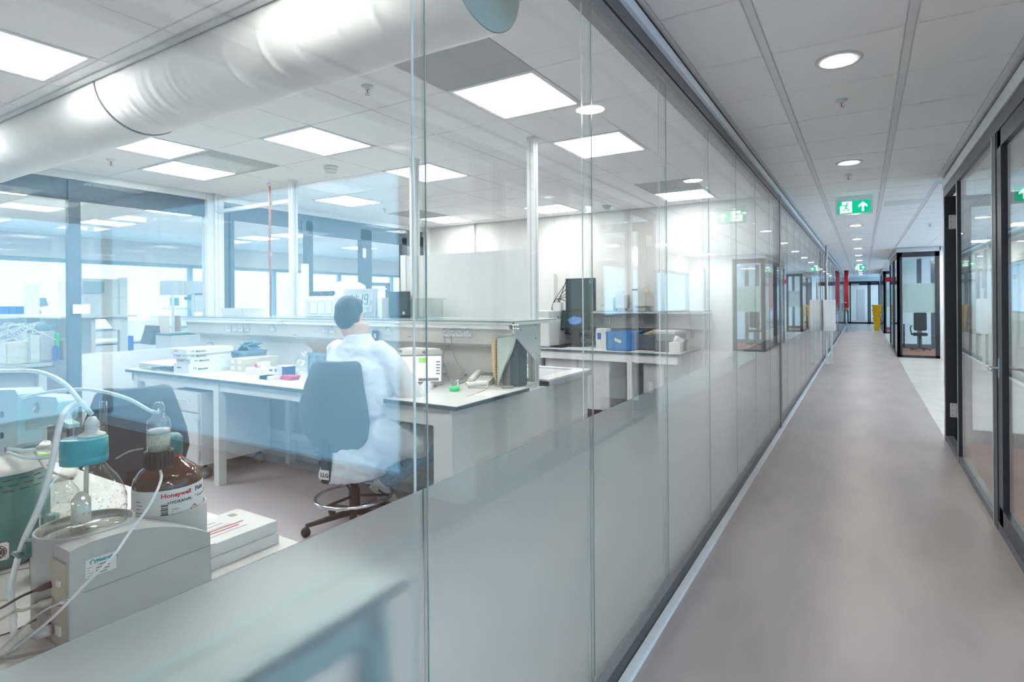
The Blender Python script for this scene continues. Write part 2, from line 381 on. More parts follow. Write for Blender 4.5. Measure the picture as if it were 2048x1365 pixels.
def door_run(y0, n, label, nm):
    r = thing(nm, None, None, (XL, y0, 0)); tag(r, label, kind='structure')
    y = y0
    for k in range(n):
        bx('door_stile', M['darkg'], -.84, -.79, y, y + .06, .0, 2.46, r)
        bx('pane', M['glass2'], -.806, -.794, y + .06, y + .9, .14, 2.46, r)
        bx('door_stile', M['darkg'], -.84, -.79, y + .9, y + .96, .0, 2.46, r)
        bx('pull_handle', M['chrome'], -.77, -.755, y + .80, y + .82, .9, 1.25, r)
        y += 1.02
        if k % 3 == 2:
            bx('side_pane', M['glass2'], -.806, -.794, y, y + 1.4, .14, 2.46, r); y += 1.4
    return y
yy = door_run(13.8, 14, 'row of dark framed glass doors far along the corridor', 'window_3')
# ---------------- right wall (glass + doors)
def prail(y0, y1, nm, label, x=XR, s=1):
    r = thing(nm, None, None, (x, y0, 0)); tag(r, label, kind='structure')
    bx('base_rail', M['darkg'], x - .002, x + .06 * s, y0, y1, 0, .055, r)
    bx('head_rail', M['darkg'], x - .004, x + .06 * s, y0, y1, 2.455, 2.545, r)
    bx('ceiling_trim', M['skirt'], x - .012, x + .06 * s, y0, y1, 2.55, 2.635, r)
    bx('ceiling_gap', M['black'], x + .0, x + .06 * s, y0, y1, 2.635, C + .005, r)
    return r
tr = prail(-5.9, 6.86, 'trim_4', 'dark head rail and pale trim above the right hand glass wall')
w4 = thing('window_4', None, None, (XR, 4.45, 0)); tag(w4, 'glass side panel between two doors on the right', kind='structure')
bx('pane', M['glass'], XR + .01, XR + .02, 4.46, 5.20, .055, 2.455, w4); bx('pane', M['glass'], XR + .01, XR + .02, 5.203, 5.93, .055, 2.455, w4)
bx('mullion', M['dark'], XR - .004, XR + .06, 4.33, 4.45, 0, 2.46, w4)
bx('mullion_face', M['alu'], XR - .006, XR, 4.435, 4.455, 0, 2.46, w4)
bx('mullion', M['dark'], XR - .004, XR + .06, 5.93, 5.99, 0, 2.46, w4)
bx('mullion_face', M['alu'], XR - .006, XR, 5.945, 5.965, 0, 2.46, w4)
# near door
d1 = thing('door_1', None, None, (XR, 3.4, 0)); tag(d1, 'dark framed glass door at the right edge', kind='structure')
b = MB().box(XR + .0, XR + .045, 4.20, 4.32, .012, 2.45).box(XR, XR + .045, 3.30, 3.40, .012, 2.45).box(XR, XR + .045, 3.30, 4.3, 2.35, 2.45).box(XR, XR + .045, 3.30, 4.3, .012, .16)
b.build('door_frame', M['dark'], d1)
bx('pane', M['glass'], XR + .016, XR + .026, 3.40, 4.20, .16, 2.35, d1)
hb = MB().box(XR - .008, XR, 4.245, 4.275, .95, 1.07, ch=.003); hb.curve([(XR - .008, 4.26, 1.01), (XR - .05, 4.26, 1.01), (XR - .058, 4.25, 1.01), (XR - .058, 4.15, 1.01)], .009)
hb.curve([(XR + .053, 4.26, 1.01), (XR + .09, 4.26, 1.01), (XR + .10, 4.25, 1.01), (XR + .10, 4.15, 1.01)], .009)
tag(hb.build('door_handle', M['chrome'], d1), 'silver lever handle')
w5 = thing('window_5', None, None, (XR, 0, 0)); tag(w5, 'glass panels of the right wall beside the near door', kind='structure')
for k in range(10): bx('pane', M['glass'], XR + .01, XR + .02, -5.9 + k * .92, -5.9 + k * .92 + .915, .055, 2.455, w5)
# open door
d2 = thing('door_2', None, None, (.8, 6.66, 0)); tag(d2, 'dark framed glass door standing open into the room', kind='structure')
MB().box(XR - .004, XR + .10, 6.78, 6.86, 0, 2.46).build('door_jamb', M['dark'], d2)
bx('jamb_face', M['alu'], XR - .008, XR - .003, 6.80, 6.862, 0, 2.46, d2)
b = MB().box(XR + .085, XR + .20, 6.70, 6.745, .012, 2.44).box(XR + .84, XR + .95, 6.70, 6.745, .012, 2.44).box(XR + .085, XR + .95, 6.70, 6.745, 2.33, 2.44).box(XR + .085, XR + .95, 6.70, 6.745, .012, .15)
b.build('door_leaf', M['dark'], d2)
bx('pane', M['glass'], XR + .20, XR + .84, 6.717, 6.727, .15, 2.33, d2)
for z in (.245, 2.13):
    h = MB().box(XR + .03, XR + .078, 6.774, 6.78, z, z + .14, ch=.002).box(XR + .078, XR + .092, 6.77, 6.785, z, z + .14, ch=.004).build('hinge', M['whitem'], d2)
    hs = MB()
    for q in (.02, .07, .12): hs.box(XR + .045, XR + .052, 6.7725, 6.775, z + q - .004, z + q + .004)
    hs.build('screw', M['black'], h)
# right room partition and its contents
w6 = thing('window_6', None, None, (1, 3.1, 0)); tag(w6, 'full height outer glazing of the right hand room', kind='structure')
bx('side_panel', M['wall'], .80, 1.40, 3.07, 3.13, 0, C, w6)
bx('base_rail', M['skirt'], 1.40, 6.4, 3.07, 3.13, .0, .11, w6); bx('head_rail', M['skirt'], 1.40, 6.4, 3.07, 3.13, 2.45, C, w6)
for k in range(5): bx('pane', M['glass'], 1.40 + k, 2.398 + k, 3.095, 3.105, .11, 2.45, w6)
# far boxes on the right
def meeting_box(nm, y, depth, xw, label):
    r = thing(nm, None, None, (XR, y, 0)); tag(r, label, kind='structure')
    ft = C - .1
    b = MB().box(XR, XR + .11, y, y + .06, 0, ft).box(XR + xw - .09, XR + xw, y, y + .06, 0, ft).box(XR, XR + xw, y, y + .06, ft - .12, ft).box(XR, XR + xw, y, y + .06, 0, .06)
    b.build('front_frame', M['dark'], r)
    bx('pane', M['glass'], XR + .11, XR + xw - .09, y + .02, y + .03, .06, ft - .12, r)
    bx('frosted_band', M['film2'], XR + .11, XR + xw - .09, y + .033, y + .036, 1.09, 1.80, r)
    b = MB()
    for q in (0, depth * .45, depth * .55, depth): b.box(XR, XR + .06, y + q, y + q + .07, 0, ft)
    b.box(XR, XR + .06, y, y + depth, ft - .1, ft).box(XR, XR + .06, y, y + depth, 0, .06); b.build('side_frame', M['dark'], r)
    bx('pane', M['glass'], XR + .02, XR + .03, y + .07, y + depth, .06, ft - .1, r)
    bx('fascia', M['whitem'], XR - .01, XR + xw + .02, y, y + depth, ft, C, r)
    bx('back_wall', M['wall'], XR + .06, XR + xw + 4, y + depth, y + depth + .1, 0, C, r)
    bx('side_wall', M['wall'], XR + xw, XR + xw + 3.5, y, y + .1, 0, C, r)
    bx('floor_carpet', M['carpet'], XR + .06, XR + xw + 2, y + .06, y + 3.0, 0, .004, r)
    bx('inner_rail', M['darkg'], XR + .06, XR + 2.4, y + 3.0, y + 3.05, .0, .12, r)
    for q in (.62, .95): bx('inner_mullion', M['darkg'], XR + q, XR + q + .11, y + 2.98, y + 3.06, 0, ft, r)
    return r
meeting_box('window_7', 15.9, 4.2, .86, 'dark framed glass meeting box halfway down the corridor')
meeting_box('window_8', 26.5, 5.0, .66, 'dark framed glass box near the corridor end')
struct(bx('wall_bay', M['wall'], 1.55, 2.8, 6.86, 6.9, 0, C), 'white wall at the back of the open bay')
# end of corridor
de = thing('door_3', None, None, (-.3, YE, 0)); tag(de, 'dark framed double glass door at the end of the corridor', kind='structure')
b = MB()
for x in (-.80, -.68, .22, .30, .74): b.box(x, x + .07, YE, YE + .08, 0, 2.35)
b.box(-.8, .8, YE, YE + .08, 2.2, 2.42).box(-.8, .8, YE, YE + .08, 0, .1); b.build('door_frame', M['dark'], de)
bx('pane', M['glass'], -.73, .74, YE + .03, YE + .04, .1, 2.2, de)
bx('door_closer', M['alu'], -.6, -.2, YE - .05, YE, 2.22, 2.28, de)
bx('door_handle', M['chrome'], .18, .2, YE - .06, YE, 1.0, 1.12, de)
struct(bx('wall_over_door', M['wall'], -.85, .8, YE + .01, YE + .09, 2.42, C), 'white wall strip above the end door')
struct(bx('wall_corridor_end', M['wall'], -2, 4, 42, 42.1, 0, C), 'white wall seen through the end door')
struct(bx('door_4', M['lgrey'], -.35, .1, 41.95, 42.0, 0, 2.05), 'pale grey door in the wall behind the end door')
# ---------------- back partition of lab at XP
bp = thing('wall_partition', None, None, (XP, 0, 0)); tag(bp, 'partition of dark framed glass and white panels at the back of the laboratory', kind='structure')
bx('ceiling_trim', M['whitem'], XP - .05, XP + .03, -3, YF, 2.585, C, bp)
bx('head_rail', M['bedge'], XP - .05, XP + .0, -3, YF, 2.40, 2.585, bp)
def mul(y0, y1, z0, z1, m='bedge'): bx('mullion', M[m], XP - .05, XP + .02, y0, y1, z0, z1, bp)
mul(2.19, 2.28, .0, 2.58); mul(3.595, 3.645, .85, 2.62); mul(3.67, 3.715, .85, 2.62)
mul(4.66, 4.76, .0, 2.5); mul(5.56, 5.76, 0, 2.5); mul(6.38, 6.48, 0, 2.45); mul(6.75, 6.86, 0, 2.5)
bx('door_header', M['bedge'], XP - .05, XP + .02, 4.6, 6.86, 2.34, 2.5, bp)
hh = MB()
for z in (2.08,): hh.box(XP + .02, XP + .03, 5.585, 5.645, z, z + .14, ch=.003)
tag(hh.build('hinge', M['alu'], bp), 'silver hinge')
bx('joint_column', M['white'], XP - .06, XP + .05, 3.40, 3.58, .0, C - .01, bp)
for (y0, y1) in ((-3, -1.2), (-1.2, .5), (.5, 2.19), (2.28, 3.40), (3.72, 4.66), (4.76, 5.56), (5.76, 6.38), (6.48, 6.75)):
    zb = .97 if y0 in (2.28,) else (.12 if y0 in (4.76, 5.76, .5, -1.2, -3) else .97)
    bx('pane', M['glass'], XP - .02, XP - .01, y0, y1, zb, 2.40, bp)
    bx('lower_panel', M['white'], XP - .04, XP + .0, y0, y1, 0, zb, bp)
bx('wall_end_pier', M['wall'], XP - .05, XP + .1, 6.86, YF, 0, C, bp)
# lab far wall details: vertical pilaster and curtain rail box upper left
struct(bx('wall_rib', M['wall'], -5.35, -5.27, YF - .05, YF, 1.9, C - .02), 'narrow white rib high on the far wall')
# ================================================================ ceiling fittings
names_row = {-3: 'above the near instrument bench', -1: 'beside the round fabric duct', 0: 'in the row just past the duct', 2: 'above the workbench shelf', 3: 'above the workbench shelf', 6: 'in the row by the far wall'}
names_col = {0: 'nearest the corridor glass', -3: 'in the middle of the room', -5: 'half hidden by the duct', -6: 'nearest the back partition', -7.0001: 'x'}
def panel(x0, y0, label, group='square ceiling light panels', w_=T):
    r = thing('ceiling_light', label, 'light panel', (x0 + w_ / 2, y0 + T / 2, C - .002), group)
    b = MB()
    for a in ((x0 + .004, x0 + .034, y0 + .004, y0 + T - .004), (x0 + w_ - .034, x0 + w_ - .004, y0 + .004, y0 + T - .004), (x0 + .034, x0 + w_ - .034, y0 + .004, y0 + .034), (x0 + .034, x0 + w_ - .034, y0 + T - .034, y0 + T - .004)):
        b.box(*a, C - .002, C + .02)
    b.build('light_frame', M['whitem'], r)
    bx('diffuser', M['emit'], x0 + .034, x0 + w_ - .034, y0 + .034, y0 + T - .034, C + .0, C + .012, r)
    return r
for (i, j) in lights:
    panel(LX + (i - 1) * T, LY + j * T, 'light panel ' + names_row[j] + ', ' + names_col[i])
k = 0
for x in (-8.2, -10.2):
    for y in (1.2, 3.6, 6.0, 8.4, 10.8):
        panel(x, y, ('nearer' if x > -9 else 'farther') + ' light panel beyond the partition, %s from the left' % ('first', 'second', 'third', 'fourth', 'fifth')[k % 5], 'light panels of the second laboratory'); k += 1
for q_, y in enumerate((8.4, 11, 15.6, 18, 22.6, 25)):
    for x in (-2.1, -4.5): panel(x, y, 'light panel of the further laboratories, %s row, %s the corridor glass' % (('first', 'second', 'third', 'fourth', 'fifth', 'sixth')[q_], 'next to' if x > -3 else 'away from'), 'light panels of the further laboratories')
for q, (x, y) in enumerate(((1.4, -1.2), (3.4, -1.2), (3.4, -3.6), (1.4, -3.6), (5.0, -1.2))):
    panel(x, y, 'light panel in the orange carpeted room on the right', 'light panels of the right hand room')
for x, y in ((1.75, 14.6), (2.1, 11.5), (2.1, 8.6), (1.2, 17.3), (1.2, 18.5), (1.6, 27.5), (-.1, 38.0), (1.9, 22.5), (.2, 40.2)):
    panel(x, y, {14.6: 'light panel over the bay just before the glass meeting box', 11.5: 'middle light panel over the open bay', 8.6: 'nearest light panel over the open bay', 17.3: 'front light panel inside the glass meeting box', 18.5: 'rear light panel inside the glass meeting box', 27.5: 'light panel inside the farther glass box', 38.0: 'light panel just behind the corridor end door', 22.5: 'light panel over the bay behind the meeting box', 40.2: 'farthest light panel behind the corridor end door'}[y], 'light panels of the bays')
ords = ['nearest', 'second', 'third', 'fourth', 'fifth', 'sixth', 'seventh', 'eighth', 'ninth', 'tenth', 'eleventh', 'twelfth', 'thirteenth', 'fourteenth']
for k in range(-1, 13):
    y = 3.17 + 2.43 * k
    if k < 0: y = .6
    lab = ords[k] + ' round recessed downlight along the corridor ceiling' if k >= 0 else 'round recessed downlight directly above the viewer'
    r = thing('downlight', lab, 'downlight', (-.1, y, C - .006), 'corridor downlights')
    MB().lathe([(.078, C - .001), (.078, C - .006), (.108, C - .006), (.112, C - .001)], -.1, y, 32).build('rim_ring', M['whitem'], r)
    MB().lathe([(.0001, C - .004), (.079, C - .004), (.079, C + .0)], -.1, y, 32).build('lens', M['down'], r)
def sprinkler(x, y, label, bulb='red'):
    r = thing('sprinkler', label, 'sprinkler', (x, y, C - .05), 'ceiling sprinklers')
    MB().lathe([(.0001, C - .0), (.034, C), (.034, C - .006), (.016, C - .012), (.012, C - .02), (.0001, C - .02)], x, y, 20).build('escutcheon', M['whitem'], r)
    MB().tube([(x - .012, y, C - .02), (x - .014, y, C - .036), (x, y, C - .046), (x + .014, y, C - .036), (x + .012, y, C - .02)], .0022, 6).lathe([(.0001, C - .046), (.014, C - .046), (.014, C - .049), (.0001, C - .049)], x, y, 14).build('yoke_deflector', M['chrome'], r)
    MB().tube([(x, y, C - .02), (x, y, C - .044)], .003, 8).build('bulb', M[bulb], r)
for px, py, l in ((735, 172, 'sprinkler head between the duct and the middle light panel'), (1683, 200, 'sprinkler head behind the nearest corridor downlight'), (1697, 350, 'sprinkler head before the exit sign in the corridor'), (222, 319, 'sprinkler head by the duct near the back partition'), (770, 418, 'sprinkler head above the wall clock end of the shelf'), (1860, 448, 'sprinkler head over the open bay ceiling')):
    p = at_z(px, py, C); sprinkler(p.x, p.y, l)
for px, py, l in ((662, 338, 'white round smoke detector in the middle of the laboratory ceiling'), (1213, 415, 'white round smoke detector close to the far wall')):
    p = at_z(px, py, C - .02); r = thing('smoke_detector', l, 'smoke detector', (p.x, p.y, C - .06), 'smoke detectors')
    MB().lathe([(.0001, C), (.06, C), (.06, C - .02), (.055, C - .026), (.0001, C - .026)], p.x, p.y, 28).build('base_plate', M['whitem'], r)
    MB().lathe([(.0001, C - .026), (.045, C - .026), (.05, C - .034), (.044, C - .052), (.025, C - .058), (.0001, C - .058)], p.x, p.y, 28).build('sensor_head', M['white'], r)
# duct: half-round textile duct under the ceiling
DY, DR, DX = 1.60, .232, -1.17
du = thing('textile_duct', 'big white half-round fabric air duct hanging under the laboratory ceiling', 'air duct', (-3.7, DY, C - DR))
FOLDS = [(-3.48 + .085 * k + .02 * math.sin(k * 2.3), .016, (1, -.7, .9, .6, -.8, .8, .5, .9, -.5, .7)[k]) for k in range(10)] + [(-2.45, .02, .8), (-2.2, .018, .9), (-2.0, .02, -.6), (-1.75, .018, .8), (-1.55, .02, .6), (-4.3, .02, .5), (-5.0, .02, .5)]
def ductseg(x0, x1, n, rad=DR, wr=.0):
    vs = []; fs = []; K = 24
    for i in range(n + 1):
        x = x0 + (x1 - x0) * i / n
        for k in range(K + 1):
            a = math.pi * k / K
            fold = sum(h * math.exp(-((x - .10 * (a - .9) ** 2 - c0) / wd) ** 2) for c0, wd, h in FOLDS) * math.exp(-((a - .8) / .75) ** 2)
            rr = rad + wr * fold + .3 * wr * math.sin(x * 9) * math.sin(a)
            vs.append((x, DY + rr * math.cos(a + math.pi), C - .004 - rr * math.sin(a)))
    for i in range(n):
        for k in range(K): a = i * (K + 1) + k; fs.append([a, a + 1, a + K + 2, a + K + 1])
    return MB().add(vs, fs, True)
ductseg(XP + .04, -3.62, 160, wr=.006).build('duct_section', M['duct'], du); ductseg(-3.6, DX, 360, wr=.010).build('duct_section', M['duct'], du)
MB().tube([(-3.61, DY + (DR + .001) * math.cos(math.pi + math.pi * k / 24), C - .004 - (DR + .001) * math.sin(math.pi * k / 24)) for k in range(25)], .004, 6).build('zip_seam', M['cgrey'], du)
pts = [(DX + .03 * math.sin(math.pi * k / 24), DY + DR * math.cos(math.pi + math.pi * k / 24), C - .004 - DR * math.sin(math.pi * k / 24)) for k in range(25)]
MB().add([(DX + .04, DY, C - .09)] + [(DX, p[1], p[2]) for p in pts], [[0, i, i + 1] for i in range(1, 25)] + [[0, 25, 1]], False).build('end_cap', M['ductend'], du)
b = MB().box(XP + .04, DX + .02, DY - DR - .035, DY - DR - .008, C - .014, C - .001).box(XP + .04, DX + .02, DY + DR + .008, DY + DR + .03, C - .014, C - .001); b.build('mounting_rail', M['whitem'], du)
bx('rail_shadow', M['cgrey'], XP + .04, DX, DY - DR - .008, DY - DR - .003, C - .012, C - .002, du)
# exit signs
def exit_sign(y, label, w_=.345, z0=None):
    h_ = .15; xc = -.088; x0 = xc - w_ / 2; zt = C - .055
    r = thing('exit_sign', label, 'exit sign', (xc, y, zt - h_), 'hanging green exit signs')
    bx('hanging_plate', M['cglass'], x0 - .02, x0 + w_ + .02, y, y + .006, zt - h_ - .02, C, r)
    bx('sign_face', M['green'], x0, x0 + w_, y - .003, y - .0005, zt - h_, zt, r)
    b = MB(); Y = y - .0045
    def q(ps): b.prism([(x0 + p[0] * w_, Y, zt - h_ + p[1] * h_) for p in ps], (0, .001, 0))
    b2 = MB()
    q([(.08, .06), (.44, .06), (.44, .94), (.14, .94), (.14, .70), (.30, .70), (.30, .62), (.08, .62)])   # doorway
    b.build('doorway_pictogram', M['signw'], r); b = MB()
    q([(.74, .12), (.80, .12), (.80, .58), (.90, .44), (.90, .60), (.77, .86), (.64, .60), (.64, .44), (.74, .58)])  # arrow
    b.build('arrow_pictogram', M['signw'], r)
    Y = y - .006; b = MB()
    # running figure in green on the white doorway
    cx_, cz = x0 + .30 * w_, zt - h_ + .80 * h_
    b.prism([(cx_ + .012 * math.cos(a * .524), Y, cz + .012 * math.sin(a * .524)) for a in range(12)], (0, .001, 0))
    def limb(p, p2, t):
        a = Vector((x0 + p[0] * w_, Y, zt - h_ + p[1] * h_)); c = Vector((x0 + p2[0] * w_, Y, zt - h_ + p2[1] * h_)); d = (c - a).normalized(); nn = Vector((-d.z, 0, d.x)) * t
        b.prism([a + nn, c + nn, c - nn, a - nn], (0, .001, 0))
    limb((.285, .72), (.25, .42), .009); limb((.25, .44), (.34, .32), .006); limb((.34, .32), (.33, .12), .005); limb((.25, .44), (.20, .24), .006); limb((.20, .26), (.10, .24), .005)
    limb((.285, .69), (.20, .60), .004); limb((.20, .60), (.16, .68), .004); limb((.285, .69), (.35, .58), .004); limb((.35, .58), (.40, .62), .004)
    b.build('running_figure', M['green'], r)
exit_sign(7.45, 'nearer green running man exit sign with arrow, hanging over the corridor'); exit_sign(22.2, 'farther small green exit sign near the end of the corridor')
# ================================================================ corridor things
YS = 13.62
r = thing('standing_cabinet', 'white flat cabinet on two legs standing against the corridor glass', 'cabinet', (-.70, YS, 0))
bx('cabinet_body', M['white'], -.775, -.545, YS, YS + .5, .72, 1.42, r, ch=.01); bx('door_panel', M['white'], -.75, -.57, YS - .012, YS, .80, 1.34, r, ch=.004)
for x in (-.735, -.635): bx('leg', M['whitem'], x, x + .045, YS + .1, YS + .14, 0, .72, r)
MB().box(-.79, -.56, YS + .09, YS + .13, 0, .012).box(-.73, -.68, YS - .06, YS + .3, 0, .012).build('foot_bar', M['whitem'], r)
tag(MB().curve([(-.70, YS + .2, 1.42), (-.70, YS + .2, 1.9), (-.71, YS + .2, 2.2), (-.68, YS + .2, C)], .014).build('riser_pipe', M['whitem']), 'white pipe rising from the standing cabinet to the ceiling', 'pipe')
tag(MB().tube([(-.735, YS + .45, 1.42), (-.735, YS + .45, C)], .010).build('riser_pipe', M['copper']), 'copper pipe rising beside the white pipe', 'pipe')
rp = thing('standpipe', 'red vertical fire pipe with brass valve near the corridor end', 'pipe', (-.62, 27, 1))
MB().tube([(-.62, 27, 1.05), (-.62, 27, C)], .085, 16).build('pipe_body', M['red'], rp); MB().tube([(-.62, 27, .92), (-.62, 27, 1.05)], .07, 12).tube([(-.62, 27, .95), (-.62, 26.8, .95)], .04, 10).build('valve', M['copper'], rp)
MB().tube([(-.62, 27, 0), (-.62, 27, .92)], .02, 8).build('drain_pipe', M['alu'], rp)
MB().tube([(-.62, 26.85, 1.25), (-.75, 26.85, 1.3)], .015, 8).build('valve_lever', M['chrome'], rp)
for k in range(6):
    z = k * .19; yb = 28.6; xo = .52 + .01 * (k % 2)
    r = thing('stacking_basket', ('lowest', 'second lowest', 'third', 'fourth', 'fifth', 'topmost')[k] + ' yellow basket of the stack near the corridor end', 'basket', (xo, yb, z), 'stack of yellow baskets')
    b = MB(); w0, w1 = .09, .125
    T_ = lambda w, zz: [(xo - w, yb - w, zz), (xo + w, yb - w, zz), (xo + w, yb + w, zz), (xo - w, yb + w, zz)]
    s_ = 1 + .12 * k
    A, B_ = T_(w0 * s_, z + .01), T_(w1 * s_, z + .19)
    b.add(A + B_, [[0, 3, 2, 1]] + [[i, (i + 1) % 4, 4 + (i + 1) % 4, 4 + i] for i in range(4)]); b.build('basket_body', M['yellow'], r)
    MB().tube([Vector(p) for p in B_], .010, 6, closed=True).build('rim', M['yellow'], r)
bxx = bx('room_sign', M['red'], .60, .722, 19.9, 19.92, 1.95, 2.09); tag(bxx, 'small red sign projecting from the box wall', 'sign')
# chair + table silhouettes inside the far glass box
r = thing('office_chair', 'black office chair inside the glass meeting box', 'chair', (1.32, 17.9, 0))
MB().box(1.16, 1.5, 17.75, 18.05, .42, .5, ch=.02).build('seat', M['black'], r); MB().box(1.2, 1.5, 18.03, 18.09, .55, 1.05, ch=.02).build('backrest', M['black'], r)
MB().tube([(1.33, 17.9, .08), (1.33, 17.9, .42)], .025).build('gas_column', M['black'], r)
MB().curve([(1.14, 17.8, .44), (1.11, 17.8, .6), (1.13, 17.95, .68), (1.13, 17.7, .68)], .015).build('armrest', M['black'], r)
b = MB()
for k in range(5): b.tube([(1.33, 17.9, .09), (1.33 + .26 * math.cos(k * 1.257), 17.9 + .26 * math.sin(k * 1.257), .05)], .018, 6)
b.build('star_base', M['black'], r)
r = thing('round_table', 'small round table on a thin dark column inside the meeting box', 'table', (1.02, 18.9, 0))
MB().lathe([(.0001, .70), (.3, .70), (.3, .72), (.0001, .72)], 1.02, 18.9, 28).build('table_top', M['white'], r); MB().tube([(1.02, 18.9, 0), (1.02, 18.9, .70)], .02).build('column', M['black'], r)
MB().lathe([(.0001, 0), (.2, 0), (.2, .015), (.0001, .02)], 1.02, 18.9, 24).build('foot_disc', M['black'], r)
struct(bx('switch_plate', M['white'], 1.62, 1.70, 15.888, 15.9, 1.05, 1.2, COL.objects['window_7']))
# ================================================================ lab bench 1 (man's workbench) and service wing
ZB = .844
WB0, WB1, WF, WK = -5.85, -2.0, 2.44, 3.22
r = thing('workbench', 'long white laboratory workbench with dark edged top where the person sits', 'workbench', (-3.9, 2.8, 0))
bx('bench_top', M['bench'], WB0, WB1, WF, WK, ZB - .004, ZB, r); bx('top_edge', M['bedge'], WB0, WB1, WF - .002, WK, ZB - .026, ZB - .0042, r)
MB().box(WB0 + .06, WB1 - .75, WF + .03, WF + .06, ZB - .10, ZB - .027).box(WB0 + .05, WB0 + .08, WF + .03, WK, ZB - .1, ZB - .027).build('top_rail', M['whitem'], r)
for x in (WB0 + .10, -4.47): bx('leg', M['whitem'], x, x + .07, WF + .02, WF + .08, 0, ZB - .027, r)
for x in (-5.6, -4.5, -3.45): bx('leg', M['whitem'], x, x + .06, WK - .12, WK - .06, 0, ZB - .027, r)
bx('stretcher', M['whitem'], WB0 + .1, WB1 - .8, WK - .11, WK - .07, .22, .28, r)
for x in (-5.0, -3.95): MB().tube([(x, WK - .03, .10), (x, WK - .03, .8)], .012, 8).build('drain_pipe', M['cgrey'], r)
r = thing('end_cabinet', 'white kneehole end cabinet closing the workbench towards the glass', 'cabinet', (-2.1, 2.85, 0))
bx('end_panel', M['white'], WB1 - .10, WB1 - .05, WF + .02, 3.24, 0, ZB - .027, r)
bx('front_apron', M['white'], WB1 - .85, WB1 - .10, WF + .03, WF + .06, ZB - .135, ZB - .027, r); bx('front_stile', M['white'], WB1 - .20, WB1 - .10, WF + .03, WF + .08, 0, ZB - .135, r)
bx('back_panel', M['lgrey'], WB1 - .85, WB1 - .1, 3.10, 3.14, 0.1, ZB - .027, r)
bx('inner_post', M['white'], -3.06, -2.96, 2.58, 2.74, 0, .5, r)
r = thing('pedestal_cabinet', 'white wheeled drawer cabinet under the left part of the workbench', 'cabinet', (-4.85, 2.8, 0))
bx('cabinet_body', M['white'], -5.12, -4.66, 2.47, 3.06, .12, .71, r); bx('door', M['white'], -5.10, -4.68, 2.452, 2.47, .13, .54, r, ch=.003)
dr = bx('drawer', M['white'], -5.10, -4.68, 2.452, 2.47, .55, .70, r, ch=.003)
MB().curve([(-4.98, 2.452, .64), (-4.97, 2.425, .635), (-4.80, 2.425, .635), (-4.79, 2.452, .64)], .005).build('drawer_handle', M['chrome'], dr)
for z in (.2, .46): bx('hinge', M['alu'], -4.69, -4.655, 2.447, 2.455, z, z + .035, r)
for x, y in ((-4.72, 2.53), (-4.72, 3.0), (-5.06, 2.53), (-5.06, 3.0)):
    wc = MB().tube([(x - .03, y, .045), (x - .012, y, .045)], .045, 16).tube([(x + .012, y, .045), (x + .03, y, .045)], .045, 16).build('castor', M['cgrey'], r)
    MB().tube([(x - .012, y, .045), (x + .012, y, .045)], .02, 8).tube([(x, y, .05), (x, y, .12)], .012, 8).build('castor_fork', M['black'], wc)
# wing
WY = 3.5
r = thing('service_wing', 'white laboratory service wing with posts, shelf and socket channel behind the workbench', 'service wing', (-4.2, 3.4, 0))
bx('lower_spine', M['white'], -6.25, -2.08, 3.24, 3.46, 0, ZB, r); bx('skirting', M['cream'], -6.25, -2.1, 3.215, 3.24, 0, .12, r)
bx('back_panel', M['cream'], -6.25, -2.10, 3.30, 3.34, ZB, 1.10, r)
MB().prism([(-6.25, 3.30, 1.10), (-6.25, 3.19, 1.13), (-6.25, 3.15, 1.27), (-6.25, 3.42, 1.27), (-6.25, 3.42, 1.10)], (4.15, 0, 0)).build('service_channel', M['cream'], r)
bx('channel_lip', M['whitem'], -6.25, -2.10, 3.125, 3.16, 1.245, 1.275, r)
bx('shelf', M['whitem'], -6.28, -2.02, 3.12, 3.72, 1.276, 1.294, r); tag(bx('shelf_glass', M['gedge'], -6.28, -2.03, 3.115, 3.72, 1.296, 1.304, r), 'greenish glass shelf top')
EP = MB().prism([(-2.07, 3.12, 1.30), (-2.07, 3.47, 1.30), (-2.07, 3.47, 1.02), (-2.07, 3.38, 1.02), (-2.07, 3.12, 1.22)], (.014, 0, 0)).build('end_bracket', M['lab_b'] if False else M['white'], r)
b = MB()
for y, z in ((3.16, 1.27), (3.40, 1.27), (3.40, 1.17), (3.40, 1.06), (3.44, 1.04), (3.2, 1.24)): b.tube([(-2.057, y, z), (-2.052, y, z)], .005, 8)
b.build('screws', M['cgrey'], EP)
for x in (-6.27, -4.93, -3.31, -2.135):
    po = bx('post', M['whitem'], x - .03, x + .03, WY - .03, WY + .03, ZB if x < -2.2 else 0, C, r)
    bx('post_groove', M['lgrey'], x - .006, x + .006, WY - .0315, WY - .03, ZB, C - .03, po)
    bx('post_groove', M['lgrey'], x + .03, x + .0315, WY - .006, WY + .006, ZB, C - .03, po)
bx('upper_rail', M['whitem'], -6.27, -4.93, WY - .02, WY + .02, 2.44, 2.475, r)
bx('sub_post', M['whitem'], -4.80, -4.75, 3.49, 3.54, 1.304, 1.82, r); bx('sub_post', M['whitem'], -3.47, -3.41, 3.49, 3.54, 1.304, 1.84, r)
tag(bx('splash_panel', M['white'], -3.41, -2.17, 3.50, 3.515, 1.31, 1.83, r), 'large white panel above the shelf')
for px in (560, 793, 1032):
    p = at_y(px, 634, 3.12); b = MB()
    for a in (-.018, 0, .018):
        for c_ in (-.012, .012): b.tube([(p.x + a, 3.122, 1.262 + c_), (p.x + a, 3.112, 1.262 + c_)], .007, 8)
    b.build('clamp_bolts', M['chrome'], r)
